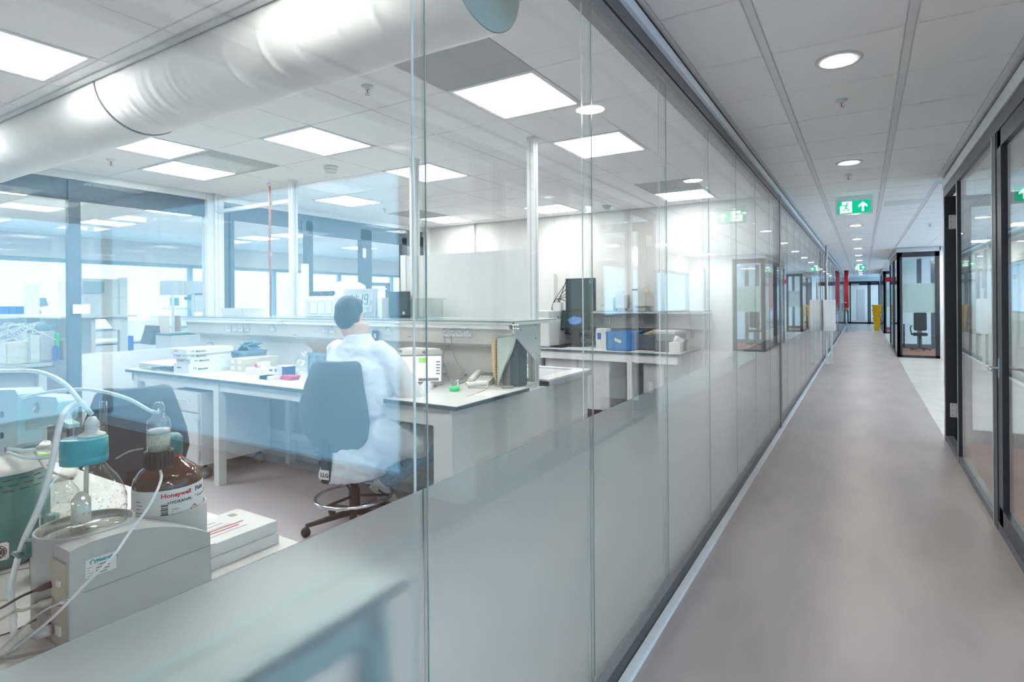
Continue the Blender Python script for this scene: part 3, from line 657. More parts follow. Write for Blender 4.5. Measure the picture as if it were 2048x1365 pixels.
def socket(px, py, on=True):
    p = at_y(px, py, 3.165); o_ = MB().box(p.x - .036, p.x + .036, p.y - .006, p.y + .01, p.z - .04, p.z + .04, ch=.004).build('socket', M['whitem'], r)
    MB().lathe([(.0001, .0), (.02, .0), (.02, .004)], 0, 0, 16, Matrix.Translation((p.x, p.y - .009, p.z)) @ Matrix.Rotation(math.pi / 2, 4, 'X')).build('socket_well', M['white'], o_)
for px, py in ((458, 655), (470, 655), (482, 655), (494, 655), (546, 653), (650, 657), (664, 657), (776, 660), (891, 663), (905, 663), (920, 663), (936, 663)): socket(px, py)
b = MB()
for px, py in ((590, 670), (594, 670), (700, 640), (820, 674), (825, 674), (874, 645), (955, 648)):
    p = at_y(px, py, 3.17); b.tube([(p.x, 3.16, p.z), (p.x, 3.15, p.z)], .004, 6)
b.build('screw_heads', M['cgrey'], r)
for i_, px in enumerate((891, 905)):
    p = at_y(px, 666, 3.15); c_ = at_z(930 + 18 * i_, 752, ZB + .005)
    r2 = tag(MB().curve([(p.x, 3.135, p.z - .02), (p.x + .01, 3.13, p.z - .1), (p.x - .03 + .06 * i_, 3.15, p.z - .2), (p.x + .0 + .1 * i_, 3.16, p.z - .28), (p.x + .10, 3.1, ZB + .01), (c_.x + .05, c_.y - .05, ZB + .006)], .0035).build('power_cable', M['cgrey']), ('left' if not i_ else 'right') + ' grey cable hanging from the socket pair', 'cable', 'socket cables')
b = MB()
for k in range(5): b.curve([at_z(885 + random.uniform(-8, 8), 752 + random.uniform(-6, 6), ZB + .012) + Vector((random.uniform(-.12, .25), random.uniform(-.05, .1), random.uniform(0, .05))) for _ in range(5)], .003, 6)
tag(b.build('cable_tangle', M['cgrey']), 'tangle of thin grey cables behind the tablet on the workbench', 'cables', kind='stuff')
# sink unit behind wing
r = thing('sink_unit', 'white sink worktop behind the service wing with raised rim', 'sink', (-3, 3.95, 0))
SX = -2.04
MB().box(-4.5, SX, 3.56, 3.70, .80, .85).box(-4.5, SX, 4.22, 4.30, .80, .85).box(SX - .14, SX, 3.70, 4.22, .80, .85).box(-4.5, -4.0, 3.70, 4.22, .80, .85).build('rim', M['white'], r)
bx('basin', M['lgrey'], -4.0, SX - .14, 3.70, 4.22, .80, .81, r); bx('edge_band', M['lgrey'], -4.5, SX + .004, 3.56, 4.302, .80, .838, r)
bx('base_cabinet', M['white'], -4.5, SX - .03, 3.57, 4.28, .0, .80, r)
bx('wing_end_panel', M['white'], -2.105, -2.06, 3.24, 3.57, 0, .80, r)
# rear bench
RB = .844
r = thing('rear_bench', 'bench along the far wall with grey cupboards below and a dark edged top', 'workbench', (-3.5, 6.4, 0))
x1 = at_z(1368, 706, RB).x
bx('bench_top', M['bench'], -5.6, x1, 5.93, YF - .02, RB - .004, RB, r); bx('top_edge', M['bedge'], -5.6, x1, 5.928, YF - .02, RB - .028, RB - .0042, r)
bx('top_rail', M['whitem'], -5.6, x1 - .03, 5.95, 5.99, RB - .12, RB - .03, r)
for x in (-3.6, at_z(1265, 703, RB).x - .03): bx('leg', M['whitem'], x, x + .06, 5.94, 6.0, 0, RB - .03, r)
b0 = at_z(1265, 703, RB).x
for i_, (a, c_) in enumerate(((-4.6, -3.55), (-3.5, -3.05), (-3.04, -2.62), (-2.2, -1.95))):
    cb = bx('cupboard', M['lgrey'], a, c_, 6.04, 6.7, .12, RB - .03, r); bx('cupboard_door', M['lgrey'], a + .005, c_ - .005, 6.02, 6.04, .13, RB - .13, cb)
MB().box(-4.6, x1 - .1, 6.75, 6.8, .0, RB - .03).build('back_board', M['white'], r)
r = thing('rear_shelf', 'long shelf with socket channel on the far wall above the rear bench', 'shelf', (-3.5, 6.6, 1))
xa, xb = at_y(1076, 615, 6.5).x, at_y(1408, 612, 6.5).x
bx('shelf_board', M['whitem'], xa, xb, 6.40, YF - .02, 1.275, 1.295, r); tag(bx('shelf_glass', M['gedge'], xa, xb, 6.395, YF - .02, 1.297, 1.305, r), 'greenish glass shelf top')
bx('service_channel', M['lgrey'], xa, xb, 6.70, YF - .02, 1.08, 1.27, r)
for px in (1192, 1214, 1262, 1282):
    p = at_y(px, 640, 6.7); bx('socket', M['white'], p.x - .04, p.x + .04, 6.69, 6.70, 1.13, 1.21, r)
for px in (1106, 1306, 1404):
    p = at_y(px, 600, 6.86); bx('wall_post', M['whitem'], p.x - .03, p.x + .03, 6.83, YF - .02, RB, 1.82, r)
# ================================================================ items on the workbench (left to right)
def pbox(px0, px1, pyt, pyb, y, depth=None, zb=None):
    a = at_y(px0, pyb, y); b_ = at_y(px1, pyt, y); z0 = zb if zb is not None else a.z
    return min(a.x, b_.x), max(a.x, b_.x), z0, b_.z
YB = 2.75
def zbox(px0, px1, pyb, h, depth, zb=ZB, rot=0):
    """x0,x1,y0,y1,z0,z1 of a box whose front bottom edge meets the bench at pyb"""
    a = at_z(px0, pyb, zb); y = a.y; b_ = at_y(px1, pyb, y)
    return a.x, b_.x, y, y + depth, zb, zb + h
# shallow clear-lidded tray
a = at_z(268, 742, ZB); x0, y0 = -5.72, 2.50
r = thing('plastic_tray', 'shallow clear plastic tray of small parts at the left end of the workbench', 'tray', (-5.5, 2.6, ZB))
bx('tray_body', M['cglass'], -5.74, -5.20, 2.50, 2.80, ZB, ZB + .05, r, ch=.01); bx('lid', M['offw'], -5.75, -5.19, 2.49, 2.81, ZB + .05, ZB + .062, r, ch=.004)
b = MB()
for k in range(30): b.box(*(lambda x, y: (x, x + .03, y, y + .012))(random.uniform(-5.7, -5.26), random.uniform(2.52, 2.76)), ZB + .003, ZB + .012)
tag(b.build('small_parts', M['lgrey'], r), kind='stuff')
# wash bottle
p = at_z(338, 728, ZB); p = Vector((-5.42, 2.98, ZB))
r = thing('wash_bottle', 'white wash bottle with blue cap and spout at the back left of the workbench', 'bottle', p)
MB().lathe([(.0001, ZB), (.036, ZB), (.038, ZB + .01), (.038, ZB + .12), (.02, ZB + .145), (.018, ZB + .155)], p.x, p.y, 24).build('bottle_body', M['offw'], r)
MB().lathe([(.018, ZB + .15), (.034, ZB + .152), (.034, ZB + .17), (.0001, ZB + .172)], p.x, p.y, 20).build('cap', M['bluep'], r)
MB().curve([(p.x, p.y, ZB + .17), (p.x, p.y, ZB + .20), (p.x - .02, p.y, ZB + .215), (p.x - .10, p.y, ZB + .205)], .004).build('spout', M['bluep'], r)
MB().prism([(p.x - .0 + .014 * math.cos(q * 1.571), p.y - .039, ZB + .07 + .018 * math.sin(q * 1.571)) for q in range(4)], (0, .001, 0)).build('hazard_label', M['textr'], r)
# stack of four long white boxes
def col_box(x0, x1, y0, y1, z0, z1, label):
    r = thing('carton', label, 'box', ((x0 + x1) / 2, (y0 + y1) / 2, z0), 'stack of white cartons')
    bx('carton_body', M['paper'], x0, x1, y0, y1, z0, z1 - .004, r, ch=.001); bx('lid', M['paper'], x0 - .002, x1 + .002, y0 - .002, y1 + .002, z1 - .006, z1, r, ch=.001)
    hh_ = z1 - z0
    text('print', 'Metrohm', .022, (x1 + .003, y0 + .07, z0 + hh_ * .36), (0, 1, 0), (0, 0, 1), M['text'], r, bold=.0005)
    b = MB(); b.tube([(x1 + .003, y0 + .045 + .010 * math.cos(t), z0 + hh_ * .5 + .009 * math.sin(t)) for t in [(-.6 + k * .5) for k in range(9)]], .002, 5); b.build('emblem', M['text'], r)
    bx('side_label', M['navy'], x0 + .06, x0 + .12, y0 - .003, y0 - .001, z0 + hh_ * .55, z0 + hh_ * .65, r)
x1 = -4.90
col_box(-5.14, x1, 2.50, 2.86, ZB, ZB + .085, 'bottom and thickest white carton of the stack on the workbench')
col_box(-5.12, x1 + .0, 2.51, 2.86, ZB + .085, ZB + .125, 'second white carton from the bottom of the stack')
col_box(-5.13, x1 - .01, 2.49, 2.86, ZB + .125, ZB + .165, 'third white carton from the bottom of the stack')
col_box(-5.15, x1 + .005, 2.48, 2.87, ZB + .165, ZB + .21, 'top white carton of the stack')
# four small cardboard boxes with white labels + long grey lid
for k, (dx, z) in enumerate(((0, 0), (.1, 0), (0, .055), (.1, .055))):
    x0 = -4.83 + dx
    r = thing('cardboard_box', ('lower left', 'lower right', 'upper left', 'upper right')[k] + ' small brown cardboard box beside the carton stack', 'box', (x0 + .048, 2.95, ZB + z), 'small cardboard boxes')
    bx('box_body', M['cardl'], x0, x0 + .096, 2.80, 3.14, ZB + z, ZB + z + .054, r, ch=.001); bx('label', M['paper'], x0 + .025, x0 + .07, 2.798, 2.80, ZB + z + .015, ZB + z + .042, r)
# blue-grey crate with lids behind
def crate(nm, x0, x1, y0, y1, z0, h, m, label, ribs=True, group=None, t=.006):
    r = thing(nm, label, 'crate', ((x0 + x1) / 2, (y0 + y1) / 2, z0), group)
    b = MB().box(x0, x1, y0, y1, z0, z0 + t).box(x0, x1, y0, y0 + t, z0, z0 + h).box(x0, x1, y1 - t, y1, z0, z0 + h).box(x0, x0 + t, y0, y1, z0, z0 + h).box(x1 - t, x1, y0, y1, z0, z0 + h)
    b.build('crate_body', M[m], r)
    e = .010; zt = z0 + h
    b = MB().box(x0 - e, x1 + e, y0 - e, y0, zt - .022, zt).box(x0 - e, x1 + e, y1, y1 + e, zt - .022, zt).box(x0 - e, x0, y0, y1, zt - .022, zt).box(x1, x1 + e, y0, y1, zt - .022, zt); b.build('rim', M[m], r)
    if ribs:
        n = max(2, int((x1 - x0) / .09))
        for k in range(n + 1):
            x = x0 + (x1 - x0) * k / n; bx('rib', M[m], x - .004, x + .004, y0 - .007, y0, z0 + .01, zt - .022, r)
        n = max(2, int((y1 - y0) / .09))
        for k in range(n + 1):
            y = y0 + (y1 - y0) * k / n; bx('rib', M[m], x1, x1 + .007, y - .004, y + .004, z0 + .01, zt - .022, r)
    return r
crate('crate', -5.05, -4.84, 2.93, 3.14, ZB, .16, 'bgrey', 'blue grey crate full of folded plastic behind the carton stack')
b = MB()
for k in range(4): b.box(-5.0 + .04 * k, -4.86 + .03 * k, 2.96 + .03 * k, 2.97 + .03 * k, 0, .012, Matrix.Translation((0, 0, ZB + .155)) @ Matrix.Rotation(-.15 * k, 4, 'Y') @ Matrix.Translation((0, 0, .0)))
for k in range(3):
    b = MB().box(-.09, .09, -.05, .05, 0, .014, Matrix.Translation((-4.97 + .06 * k, 3.03, ZB + .185 + .01 * k)) @ Matrix.Rotation((-.6, .25, -.3)[k], 4, 'Y'), ch=.003)
    tag(b.build('folded_lid', M['bgrey']), ('steeply tilted', 'gently tilted', 'topmost')[k] + ' grey plastic lid lying in the blue grey crate', 'lid')
# bag, white small boxes, cable etc.
r = bx('small_box', M['paper'], -4.50, -4.27, 2.74, 2.90, ZB, ZB + .05, ch=.002); tag(r, 'low printed white box in front of the cardboard boxes', 'box')
r = thing('tape_roll', 'small red ended roll standing on the low printed box', 'roll', (-4.42, 2.82, ZB + .05)); MB().tube([(-4.43, 2.79, ZB + .07), (-4.43, 2.85, ZB + .07)], .02, 16).build('roll_body', M['paper'], r); MB().tube([(-4.43, 2.786, ZB + .07), (-4.43, 2.79, ZB + .07)], .0185, 16).build('end_disc', M['textr'], r)
r = bx('small_box', M['paper'], -4.40, -4.34, 2.80, 2.86, ZB + .05, ZB + .10, ch=.002); tag(r, 'tiny white cube box on the low printed box', 'box')
r = bx('open_tray', M['paper'], -4.24, -4.02, 2.74, 2.90, ZB, ZB + .035, ch=.002); tag(r, 'flat white tray holding blue caps on the workbench', 'tray')
for k in range(7):
    x = -4.20 + .024 * k; y = 2.77 + .03 * (k % 3)
    tag(MB().tube([(x, y, ZB + .035), (x, y, ZB + .052)], .012, 12).build('bottle_cap', M['bluep']), 'small blue cap lying in the flat white tray', 'cap', 'blue caps in the tray')
b = MB(); vs = []; fs = []; n = 20; H_ = 10
for i in range(H_ + 1):
    for k in range(n):
        a = 2 * math.pi * k / n; rr = .075 * (1 - .45 * i / H_) * (1 + .18 * math.sin(3 * a + i) + .12 * math.sin(7 * a - 2 * i)); vs.append((-4.12 + rr * math.cos(a) + .01 * math.sin(i * 1.7), 2.99 + rr * .8 * math.sin(a), ZB + .005 + .017 * i))
for i in range(H_):
    for k in range(n): fs.append([i * n + k, i * n + (k + 1) % n, (i + 1) * n + (k + 1) % n, (i + 1) * n + k])
b.add(vs, fs, False); tag(b.build('plastic_bag', M['cglass']), 'crumpled clear plastic bag standing on the workbench', 'bag')
r = thing('navy_box', 'small white box with navy side in front of the grey basket', 'box', (-3.98, 2.76, ZB)); bx('box_body', M['paper'], -4.05, -3.93, 2.72, 2.80, ZB, ZB + .095, r); bx('navy_side', M['navy'], -3.93, -3.928, 2.72, 2.80, ZB, ZB + .09, r); bx('navy_front', M['navy'], -3.98, -3.93, 2.718, 2.72, ZB, ZB + .09, r)
for k in range(3): tag(bx('note_pad', M['pink'], -3.93 + .01 * k, -3.80 + .01 * k, 2.66, 2.74, ZB + .011 * k, ZB + .011 * k + .010, ch=.002), ('lowest', 'middle', 'top')[k] + ' pink pad of the small stack beside the navy box', 'pad', 'pink pads')
for k in range(3): tag(bx('paper_pack', M['paper'], -4.12 + .03 * k, -4.02 + .03 * k, 2.60, 2.68, ZB, ZB + .028, ch=.003), ('left', 'middle', 'right')[k] + ' small white paper pack near the bench edge', 'pack', 'paper packs')
cr_ = crate('basket', -3.90, -3.62, 2.90, 3.16, ZB, .19, 'bgrey', 'tall blue grey ribbed basket left of the person')
r = thing('open_carton', 'open brown cardboard box with raised flaps standing in the grey basket', 'box', (-3.76, 3.03, ZB + .15)); bx('box_body', M['card'], -3.88, -3.64, 2.92, 3.14, ZB + .10, ZB + .21, r)
MB().add([(-3.88, 2.92, ZB + .21), (-3.66, 2.92, ZB + .21), (-3.62, 2.88, ZB + .28), (-3.94, 2.88, ZB + .28)], [[0, 1, 2, 3]]).add([(-3.64, 3.14, ZB + .21), (-3.64, 2.94, ZB + .21), (-3.58, 2.94, ZB + .29), (-3.58, 3.14, ZB + .29)], [[0, 1, 2, 3]]).add([(-3.88, 3.14, ZB + .21), (-3.64, 3.14, ZB + .21), (-3.64, 3.2, ZB + .285), (-3.84, 3.2, ZB + .285)], [[0, 1, 2, 3]]).build('flap', M['card'], r)
tag(bx('patterned_box', M['paper'], -3.58, -3.36, 2.95, 3.1, ZB, ZB + .23, ch=.003), 'tall white patterned box behind the chair back', 'box')
# white device + tablet right of the person
r = thing('dispenser', 'white boxy laboratory device with buttons behind the person', 'device', (-2.8, 3.05, ZB))
x0, x1, z0, z1 = pbox(797, 858, 700, 800, 3.0, zb=ZB)
bx('housing', M['offw'], x0, x1, 3.0, 3.14, ZB, z1, r, ch=.008); 
MB().box(x0 + .01, x0 + .035, 2.995, 3.0, z1 - .03, z1 - .01).box(x1 - .06, x1 - .035, 2.995, 3.0, z1 - .03, z1 - .01).build('button', M['cgrey'], r); bx('vent_slot', M['cgrey'], x0 + .03, x1 - .05, 2.996, 3.0, z1 - .065, z1 - .06, r)
bx('lower_unit', M['offw'], x0 + .05, x1 + .03, 2.92, 3.0, ZB, ZB + .09, r, ch=.006)
r = thing('touch_tablet', 'grey framed control tablet with lit white screen right of the person', 'tablet', (-2.55, 2.95, ZB))
TM = Matrix.Translation((-2.655, 2.86, ZB + .012)) @ Matrix.Rotation(.62, 4, 'Z') @ Matrix.Rotation(-.12, 4, 'X')
MB().box(-.15, .15, 0, .02, 0, .215, TM, ch=.006).build('housing', M['cgrey'], r); MB().box(-.138, .135, -.002, 0, .03, .205, TM).build('display', M['screen'], r)
MB().box(-.02, .03, -.003, -.001, .16, .195, TM).build('display_graph', M['lime'], r); MB().box(-.02, .12, -.003, -.001, .034, .054, TM).build('display_menu', M['cgrey'], r)
b = MB()
for k in range(5): b.box(.10, .128, -.003, -.001, .08 + .02 * k, .088 + .02 * k, TM)
b.build('display_icons', M['navy'], r); MB().box(-.1, .1, 0, .09, -.010, .002, TM).build('stand', M['cgrey'], r)
p = at_z(909, 782, ZB)
r = thing('screw_cap', 'bright green screw cap on the workbench near its corner', 'cap', (p.x, p.y, ZB)); MB().lathe([(.0001, ZB), (.033, ZB), (.035, ZB + .004), (.034, ZB + .020), (.030, ZB + .024), (.0001, ZB + .024)], p.x, p.y, 28).build('cap_body', M['gcap'], r)
p2 = Vector((p.x - .04, p.y + .06, 0)); tag(MB().lathe([(.0001, ZB + .001), (.026, ZB + .001), (.03, ZB + .06), (.029, ZB + .06), (.025, ZB + .004), (.0001, ZB + .004)], p2.x, p2.y, 24).build('beaker', M['cglass']), 'small clear beaker behind the green cap', 'beaker')
# phone
p = at_z(935, 772, ZB)
r = thing('desk_phone', 'white desk phone with sloping keypad on the workbench', 'phone', (p.x, p.y, ZB)); PM = Matrix.Translation((p.x, p.y + .02, ZB)) @ Matrix.Rotation(.25, 4, 'Z')
MB().prism([PM @ Vector(q) for q in ((-.03, 0, 0), (-.03, 0, .018), (-.03, .20, .075), (-.03, .20, 0))], PM.to_3x3() @ Vector((.17, 0, 0))).build('housing', M['offw'], r)
S2 = PM @ Matrix.Translation((0, 0, .02)) @ Matrix.Rotation(.275, 4, 'X')
MB().box(-.02, .03, .01, .19, .0, .022, S2, ch=.008).build('handset', M['offw'], r); MB().box(.04, .13, .13, .18, .0, .004, S2).build('phone_display', M['cgrey'], r)
b = MB()
for i_ in range(4):
    for k in range(3): b.box(.045 + .03 * k, .063 + .03 * k, .02 + .025 * i_, .036 + .025 * i_, 0, .004, S2)
b.build('keys', M['paper'], r)
p = at_z(962, 777, ZB)
r = thing('barcode_scanner', 'cream handheld scanner with coiled wire beside the phone', 'scanner', (p.x, p.y, ZB))
MB().curve([(p.x - .09, p.y - .03, ZB + .02), (p.x - .03, p.y - .0, ZB + .03), (p.x + .05, p.y + .02, ZB + .035)], [.015] * 17 if False else .019, 10).build('scanner_body', M['offw'], r)
MB().curve([(p.x + .05, p.y + .02, ZB + .035), (p.x + .07, p.y - .02, ZB + .02), (p.x + .09, p.y - .10, ZB + .004), (p.x + .12, WF - .01 + .3, ZB + .004)], .0025).build('wire', M['tan'], r)
tag(bx('paper_sheet', M['paper'], -2.20, -2.02, 2.78, 3.0, ZB, ZB + .0015), 'white paper sheet at the right corner of the workbench', 'paper')
# spiral notebook standing fanned, binder, dark folder
px0 = at_z(990, 775, ZB)
r = thing('spiral_notebook', 'spiral notebook standing on edge with tan and pale covers', 'notebook', (px0.x, px0.y, ZB))
nb = Vector((px0.x, px0.y + .02, ZB)); zt_ = ZB + .34
NM = Matrix.Translation(nb)
MB().prism([NM @ Vector(q) for q in ((0, 0, 0), (-.055, .02, .12), (-.055, .02, .30), (-.03, .01, .335), (0, 0, .335))], (0, .02, 0)).build('tan_cover', M['tan'], r)
MB().prism([NM @ Vector(q) for q in ((.004, 0, 0), (.004, 0, .335), (.135, .05, .36), (.105, .04, .25), (.06, .03, .16), (.03, .01, .08))], (0, .012, 0)).build('pale_cover', M['folder'], r)
b = MB()
for k in range(22): b.tube([NM @ Vector((.0 + .007 * math.cos(t), .007 * math.sin(t) - .004, .02 + k * .0145)) for t in [q * 1.05 for q in range(6)]], .0018, 5, closed=True)
tag(b.build('spiral_binding', M['black'], r), kind='stuff')
tag(bx('lever_binder', M['cgrey'], nb.x + .0, nb.x + .07, nb.y + .07, nb.y + .16, ZB, ZB + .30, ch=.003), 'grey ring binder behind the spiral notebook', 'binder')
tag(bx('dark_folder', M['bedge'], nb.x + .075, nb.x + .145, nb.y + .06, nb.y + .17, ZB, ZB + .345, ch=.003), 'dark blue folder standing against the wing panel', 'folder')
tag(MB().lathe([(.0001, ZB), (.045, ZB), (.045, ZB + .012), (.0001, ZB + .014)], nb.x + .09, nb.y + .0, 20).build('cable_coil', M['cgrey']), 'small dark coil lying in front of the binders', 'coil')
tag(bx('wall_sticker', M['navy'], at_y(751, 672, 3.3).x - .045, at_y(751, 672, 3.3).x + .03, 3.293, 3.298, 1.10 - .12, 1.10 - .01), 'blue picture card on the cream panel right of the head', 'card') if False else None
p = at_y(751, 671, 3.15)
r = thing('picture_card', 'small blue picture card stuck on the socket channel', 'card', (p.x, 3.16, p.z - .04)); bx('card', M['navy'], p.x - .033, p.x + .03, 3.145, 3.150, p.z - .045, p.z + .04, r); bx('card_picture', M['yellow'], p.x - .012, p.x + .01, 3.143, 3.1455, p.z - .022, p.z + .012, r)
# ---------- shelf items
ZS = 1.305
p0 = at_y(466, 628, 3.4); p1 = at_y(507, 617, 3.4)
r = thing('paper_tray', 'low white crumpled paper tray on the left of the shelf', 'tray', ((p0.x + p1.x) / 2, 3.45, ZS)); MB().add([(p0.x, 3.3, ZS), (p1.x, 3.3, ZS), (p1.x, 3.5, ZS), (p0.x, 3.5, ZS), (p0.x - .03, 3.28, ZS + .08), (p1.x + .02, 3.27, ZS + .085), (p1.x, 3.52, ZS + .07), (p0.x, 3.52, ZS + .075)], [[0, 1, 2, 3], [0, 1, 5, 4], [1, 2, 6, 5], [2, 3, 7, 6], [3, 0, 4, 7]]).build('tray_body', M['paper'], r)
p0 = at_y(608, 628, 3.35); p1 = at_y(668, 592, 3.35)
r = thing('charging_station', 'white multi slot charging station on the shelf', 'charger', ((p0.x + p1.x) / 2, 3.4, ZS)); bx('housing', M['whitem'], p0.x, p1.x, 3.35, 3.48, ZS, p1.z, r, ch=.006)
for k in range(3):
    x = p0.x + .12 + k * .10; bx('charging_bay', M['white'], x, x + .075, 3.34, 3.35, ZS + .03, ZS + .15, r, ch=.003); bx('handset_top', M['bedge'], p0.x + .05 + k * .13, p0.x + .13 + k * .13, 3.37, 3.45, p1.z, p1.z + .045, r, ch=.01); bx('status_led', M['gcap'], x + .02, x + .05, 3.338, 3.341, ZS + .142, ZS + .147, r)
bx('left_grille', M['lgrey'], p0.x + .03, p0.x + .09, 3.345, 3.35, ZS + .03, ZS + .16, r)
pc = at_y(697, 602, 3.55)
r = thing('storage_jar', 'large rounded white jar behind the head on the shelf', 'jar', (pc.x, 3.58, ZS)); MB().lathe([(.0001, ZS), (.15, ZS), (.165, ZS + .02), (.17, ZS + .2), (.15, ZS + .29), (.10, ZS + .32), (.0001, ZS + .325)], pc.x, 3.55, 28).build('jar_body', M['white'], r); MB().lathe([(.08, ZS + .318), (.08, ZS + .33), (.0001, ZS + .335)], pc.x, 3.55, 24).build('lid', M['whitem'], r)
# clock
pa, pb_ = at_y(701, 625, 3.28), at_y(766, 573, 3.30)
r = thing('digital_clock', 'large silver framed digital clock showing the time on the shelf', 'clock', (pa.x + .12, 3.25, ZS))
cw, chh = .33, .255
KM = Matrix.Translation((pa.x - .07, 3.23, ZS)) @ Matrix.Rotation(.28, 4, 'Z') @ Matrix.Rotation(-.18, 4, 'X')
MB().box(0, cw, 0, .025, 0, chh, KM, ch=.008).build('frame', M['alu'], r); MB().box(.03, cw - .03, -.002, 0, .05, chh - .035, KM).build('display', M['lcd'], r)
MB().box(cw * .4, cw * .6, .02, .09, 0, .02, KM).prism([KM @ Vector(q) for q in ((cw * .3, .03, 0), (cw * .3, .03, chh * .8), (cw * .3, .10, 0))], KM.to_3x3() @ Vector((cw * .4, 0, 0))).build('stand', M['cgrey'], r)
b = MB()
SEG = {'1': 'bc', '9': 'abcdfg', '3': 'abcdg', '4': 'bcfg', '6': 'acdefg', '5': 'acdfg', '2': 'abdeg', '0': 'abcdef', '8': 'abcdefg'}
def digit(ch_, x, z, w_, h_, t):
    G = {'a': (x, x + w_, z + h_ - t, z + h_), 'g': (x, x + w_, z + h_ / 2 - t / 2, z + h_ / 2 + t / 2), 'd': (x, x + w_, z, z + t), 'f': (x, x + t, z + h_ / 2, z + h_), 'b': (x + w_ - t, x + w_, z + h_ / 2, z + h_), 'e': (x, x + t, z, z + h_ / 2), 'c': (x + w_ - t, x + w_, z, z + h_ / 2)}
    for s_ in SEG[ch_]:
        q = G[s_]; b.box(q[0] + .001, q[1] - .001, -.004, -.002, q[2] + .001, q[3] - .001, KM)
for ch_, x in (('1', .06), ('1', .105), ('1', .165), ('9', .215)): digit(ch_, x, .115, .038, .09, .009)
for z in (.14, .18): b.box(.155, .163, -.004, -.002, z, z + .01, KM)
for ch_, x in (('3', .265), ('2', .282)): digit(ch_, x, .112, .013, .035, .003)
for ch_, x in (('2', .13), ('3', .15), ('5', .175), ('4', .235), ('6', .258)): digit(ch_, x, .062, .015, .03, .003)
b.build('lcd_digits', M['lcdd'], r)
x0, x1, z0, z1 = pbox(777, 816, 583, 624, 3.42, zb=ZS)
r = thing('small_monitor', 'dark small monitor standing right of the clock on the shelf', 'monitor', ((x0 + x1) / 2, 3.5, ZS)); bx('screen', M['scrd'], x0, x1, 3.42, 3.45, ZS + .015, z1, r, ch=.004); bx('foot', M['black'], x0 + .05, x1 - .05, 3.38, 3.5, ZS, ZS + .015, r); bx('sticker', M['paper'], x1 - .06, x1 - .04, 3.418, 3.42, ZS + .03, ZS + .05, r)
tag(bx('slim_binder', M['cream'], x0 - .10, x0 - .015, 3.36, 3.48, ZS, ZS + .17, ch=.002), 'narrow cream binder between clock and small monitor', 'binder')
x0, x1, z0, z1 = pbox(829, 872, 590, 634, 3.35, zb=ZS)
r = thing('clear_box', 'translucent plastic box on the shelf behind the glass joint', 'box', ((x0 + x1) / 2, 3.4, ZS)); bx('box_body', M['cglass'], x0, x1, 3.30, 3.44, ZS, z1 - .04, r, ch=.01); bx('lid', M['cglass'], x0 - .01, x1 + .01, 3.29, 3.45, z1 - .04, z1 - .025, r, ch=.004)
px = at_y(540, 500, 3.46).x
tag(MB().curve([(px, 3.46, ZS), (px + .004, 3.46, 1.6), (px - .004, 3.46, 2.0), (px + .002, 3.46, 2.35), (px - .004, 3.46, C)], .011, 8).build('supply_pipe', M['copper']), 'thin copper brown pipe rising from the shelf to the ceiling', 'pipe')
tag(MB().lathe([(.0001, C - .03), (.02, C - .03), (.02, C), (.0001, C)], px - .004, 3.46, 14).build('ceiling_gland', M['whitem']), 'white ceiling gland where the copper pipe enters', 'gland')
# ---------- rear bench items
r = thing('refrigerator_unit', 'tall white grey cabinet instrument at the left of the rear bench', 'instrument', (-4, 6.3, RB))
p0, p1 = at_z(1078, 693, RB + .01), at_z(1108, 688, RB + .01)
xr = at_y(1098, 650, 6.05).x
bx('housing', M['white'], xr - .75, xr, 6.05, 6.65, RB + .01, at_y(1098, 623, 6.05).z, r, ch=.01); bx('base', M['black'], xr - .73, xr - .0, 6.07, 6.63, RB, RB + .012, r); bx('keyhole', M['black'], xr, xr + .002, 6.28, 6.31, 1.20, 1.235, r)
tag(bx('white_pot', M['white'], xr - .2, xr - .08, 6.5, 6.6, ZS, ZS + .11, ch=.01), 'little white pot on the rear shelf left end', 'pot')
# lower monitor
y = 6.35
x0, x1, z0, z1 = pbox(1117, 1180, 622, 661, y)
r = thing('computer_monitor', 'black monitor with a blue picture standing on the rear bench', 'monitor', ((x0 + x1) / 2, y, RB))
MB().prism([(at_y(1121, 661, y)), (at_y(1177, 661, y)), (at_y(1181, 622, y)), (at_y(1124, 621, y))][::1], (0, .03, 0)).build('housing', M['black'], r)
g = [at_y(a, b_, y - .003) for a, b_ in ((1122, 657), (1176, 657), (1178, 624), (1125, 623))]; MB().prism(g, (0, .002, 0)).build('screen', M['scrd'], r)
g = [at_y(a, b_, y - .006) for a, b_ in ((1135, 640), (1141, 636), (1148, 632), (1153, 635), (1160, 634), (1164, 640), (1160, 647), (1150, 650), (1141, 648))]; MB().prism(g, (0, .002, 0)).build('screen_picture', M['scrb'], r)
px = (x0 + x1) / 2; MB().box(px - .06, px + .06, y + .03, y + .06, RB, z0 + .06).box(px - .17, px + .15, y - .06, y + .14, RB, RB + .015, ch=.004).build('stand', M['black'], r)
tag(bx('keyboard', M['black'], at_z(1100, 693, RB).x, at_z(1145, 693, RB).x, 6.10, 6.24, RB, RB + .018, ch=.004), 'black keyboard lying in front of the monitor', 'keyboard')
y = 6.6; x0, x1, z0, z1 = pbox(1131, 1189, 556, 613, y)
r = thing('computer_monitor', 'black square monitor standing on the rear shelf', 'monitor', ((x0 + x1) / 2, y, ZS)); bx('housing', M['black'], x0, x1, y, y + .05, ZS, z1, r, ch=.005); bx('screen', M['scrd'], x0 + .012, x1 - .012, y - .002, y, ZS + .02, z1 - .012, r); bx('power_light', M['paper'], x1 - .07, x1 - .06, y - .003, y - .001, z1 - .07, z1 - .03, r)
b = MB()
xm = at_y(1118, 640, 6.5).x
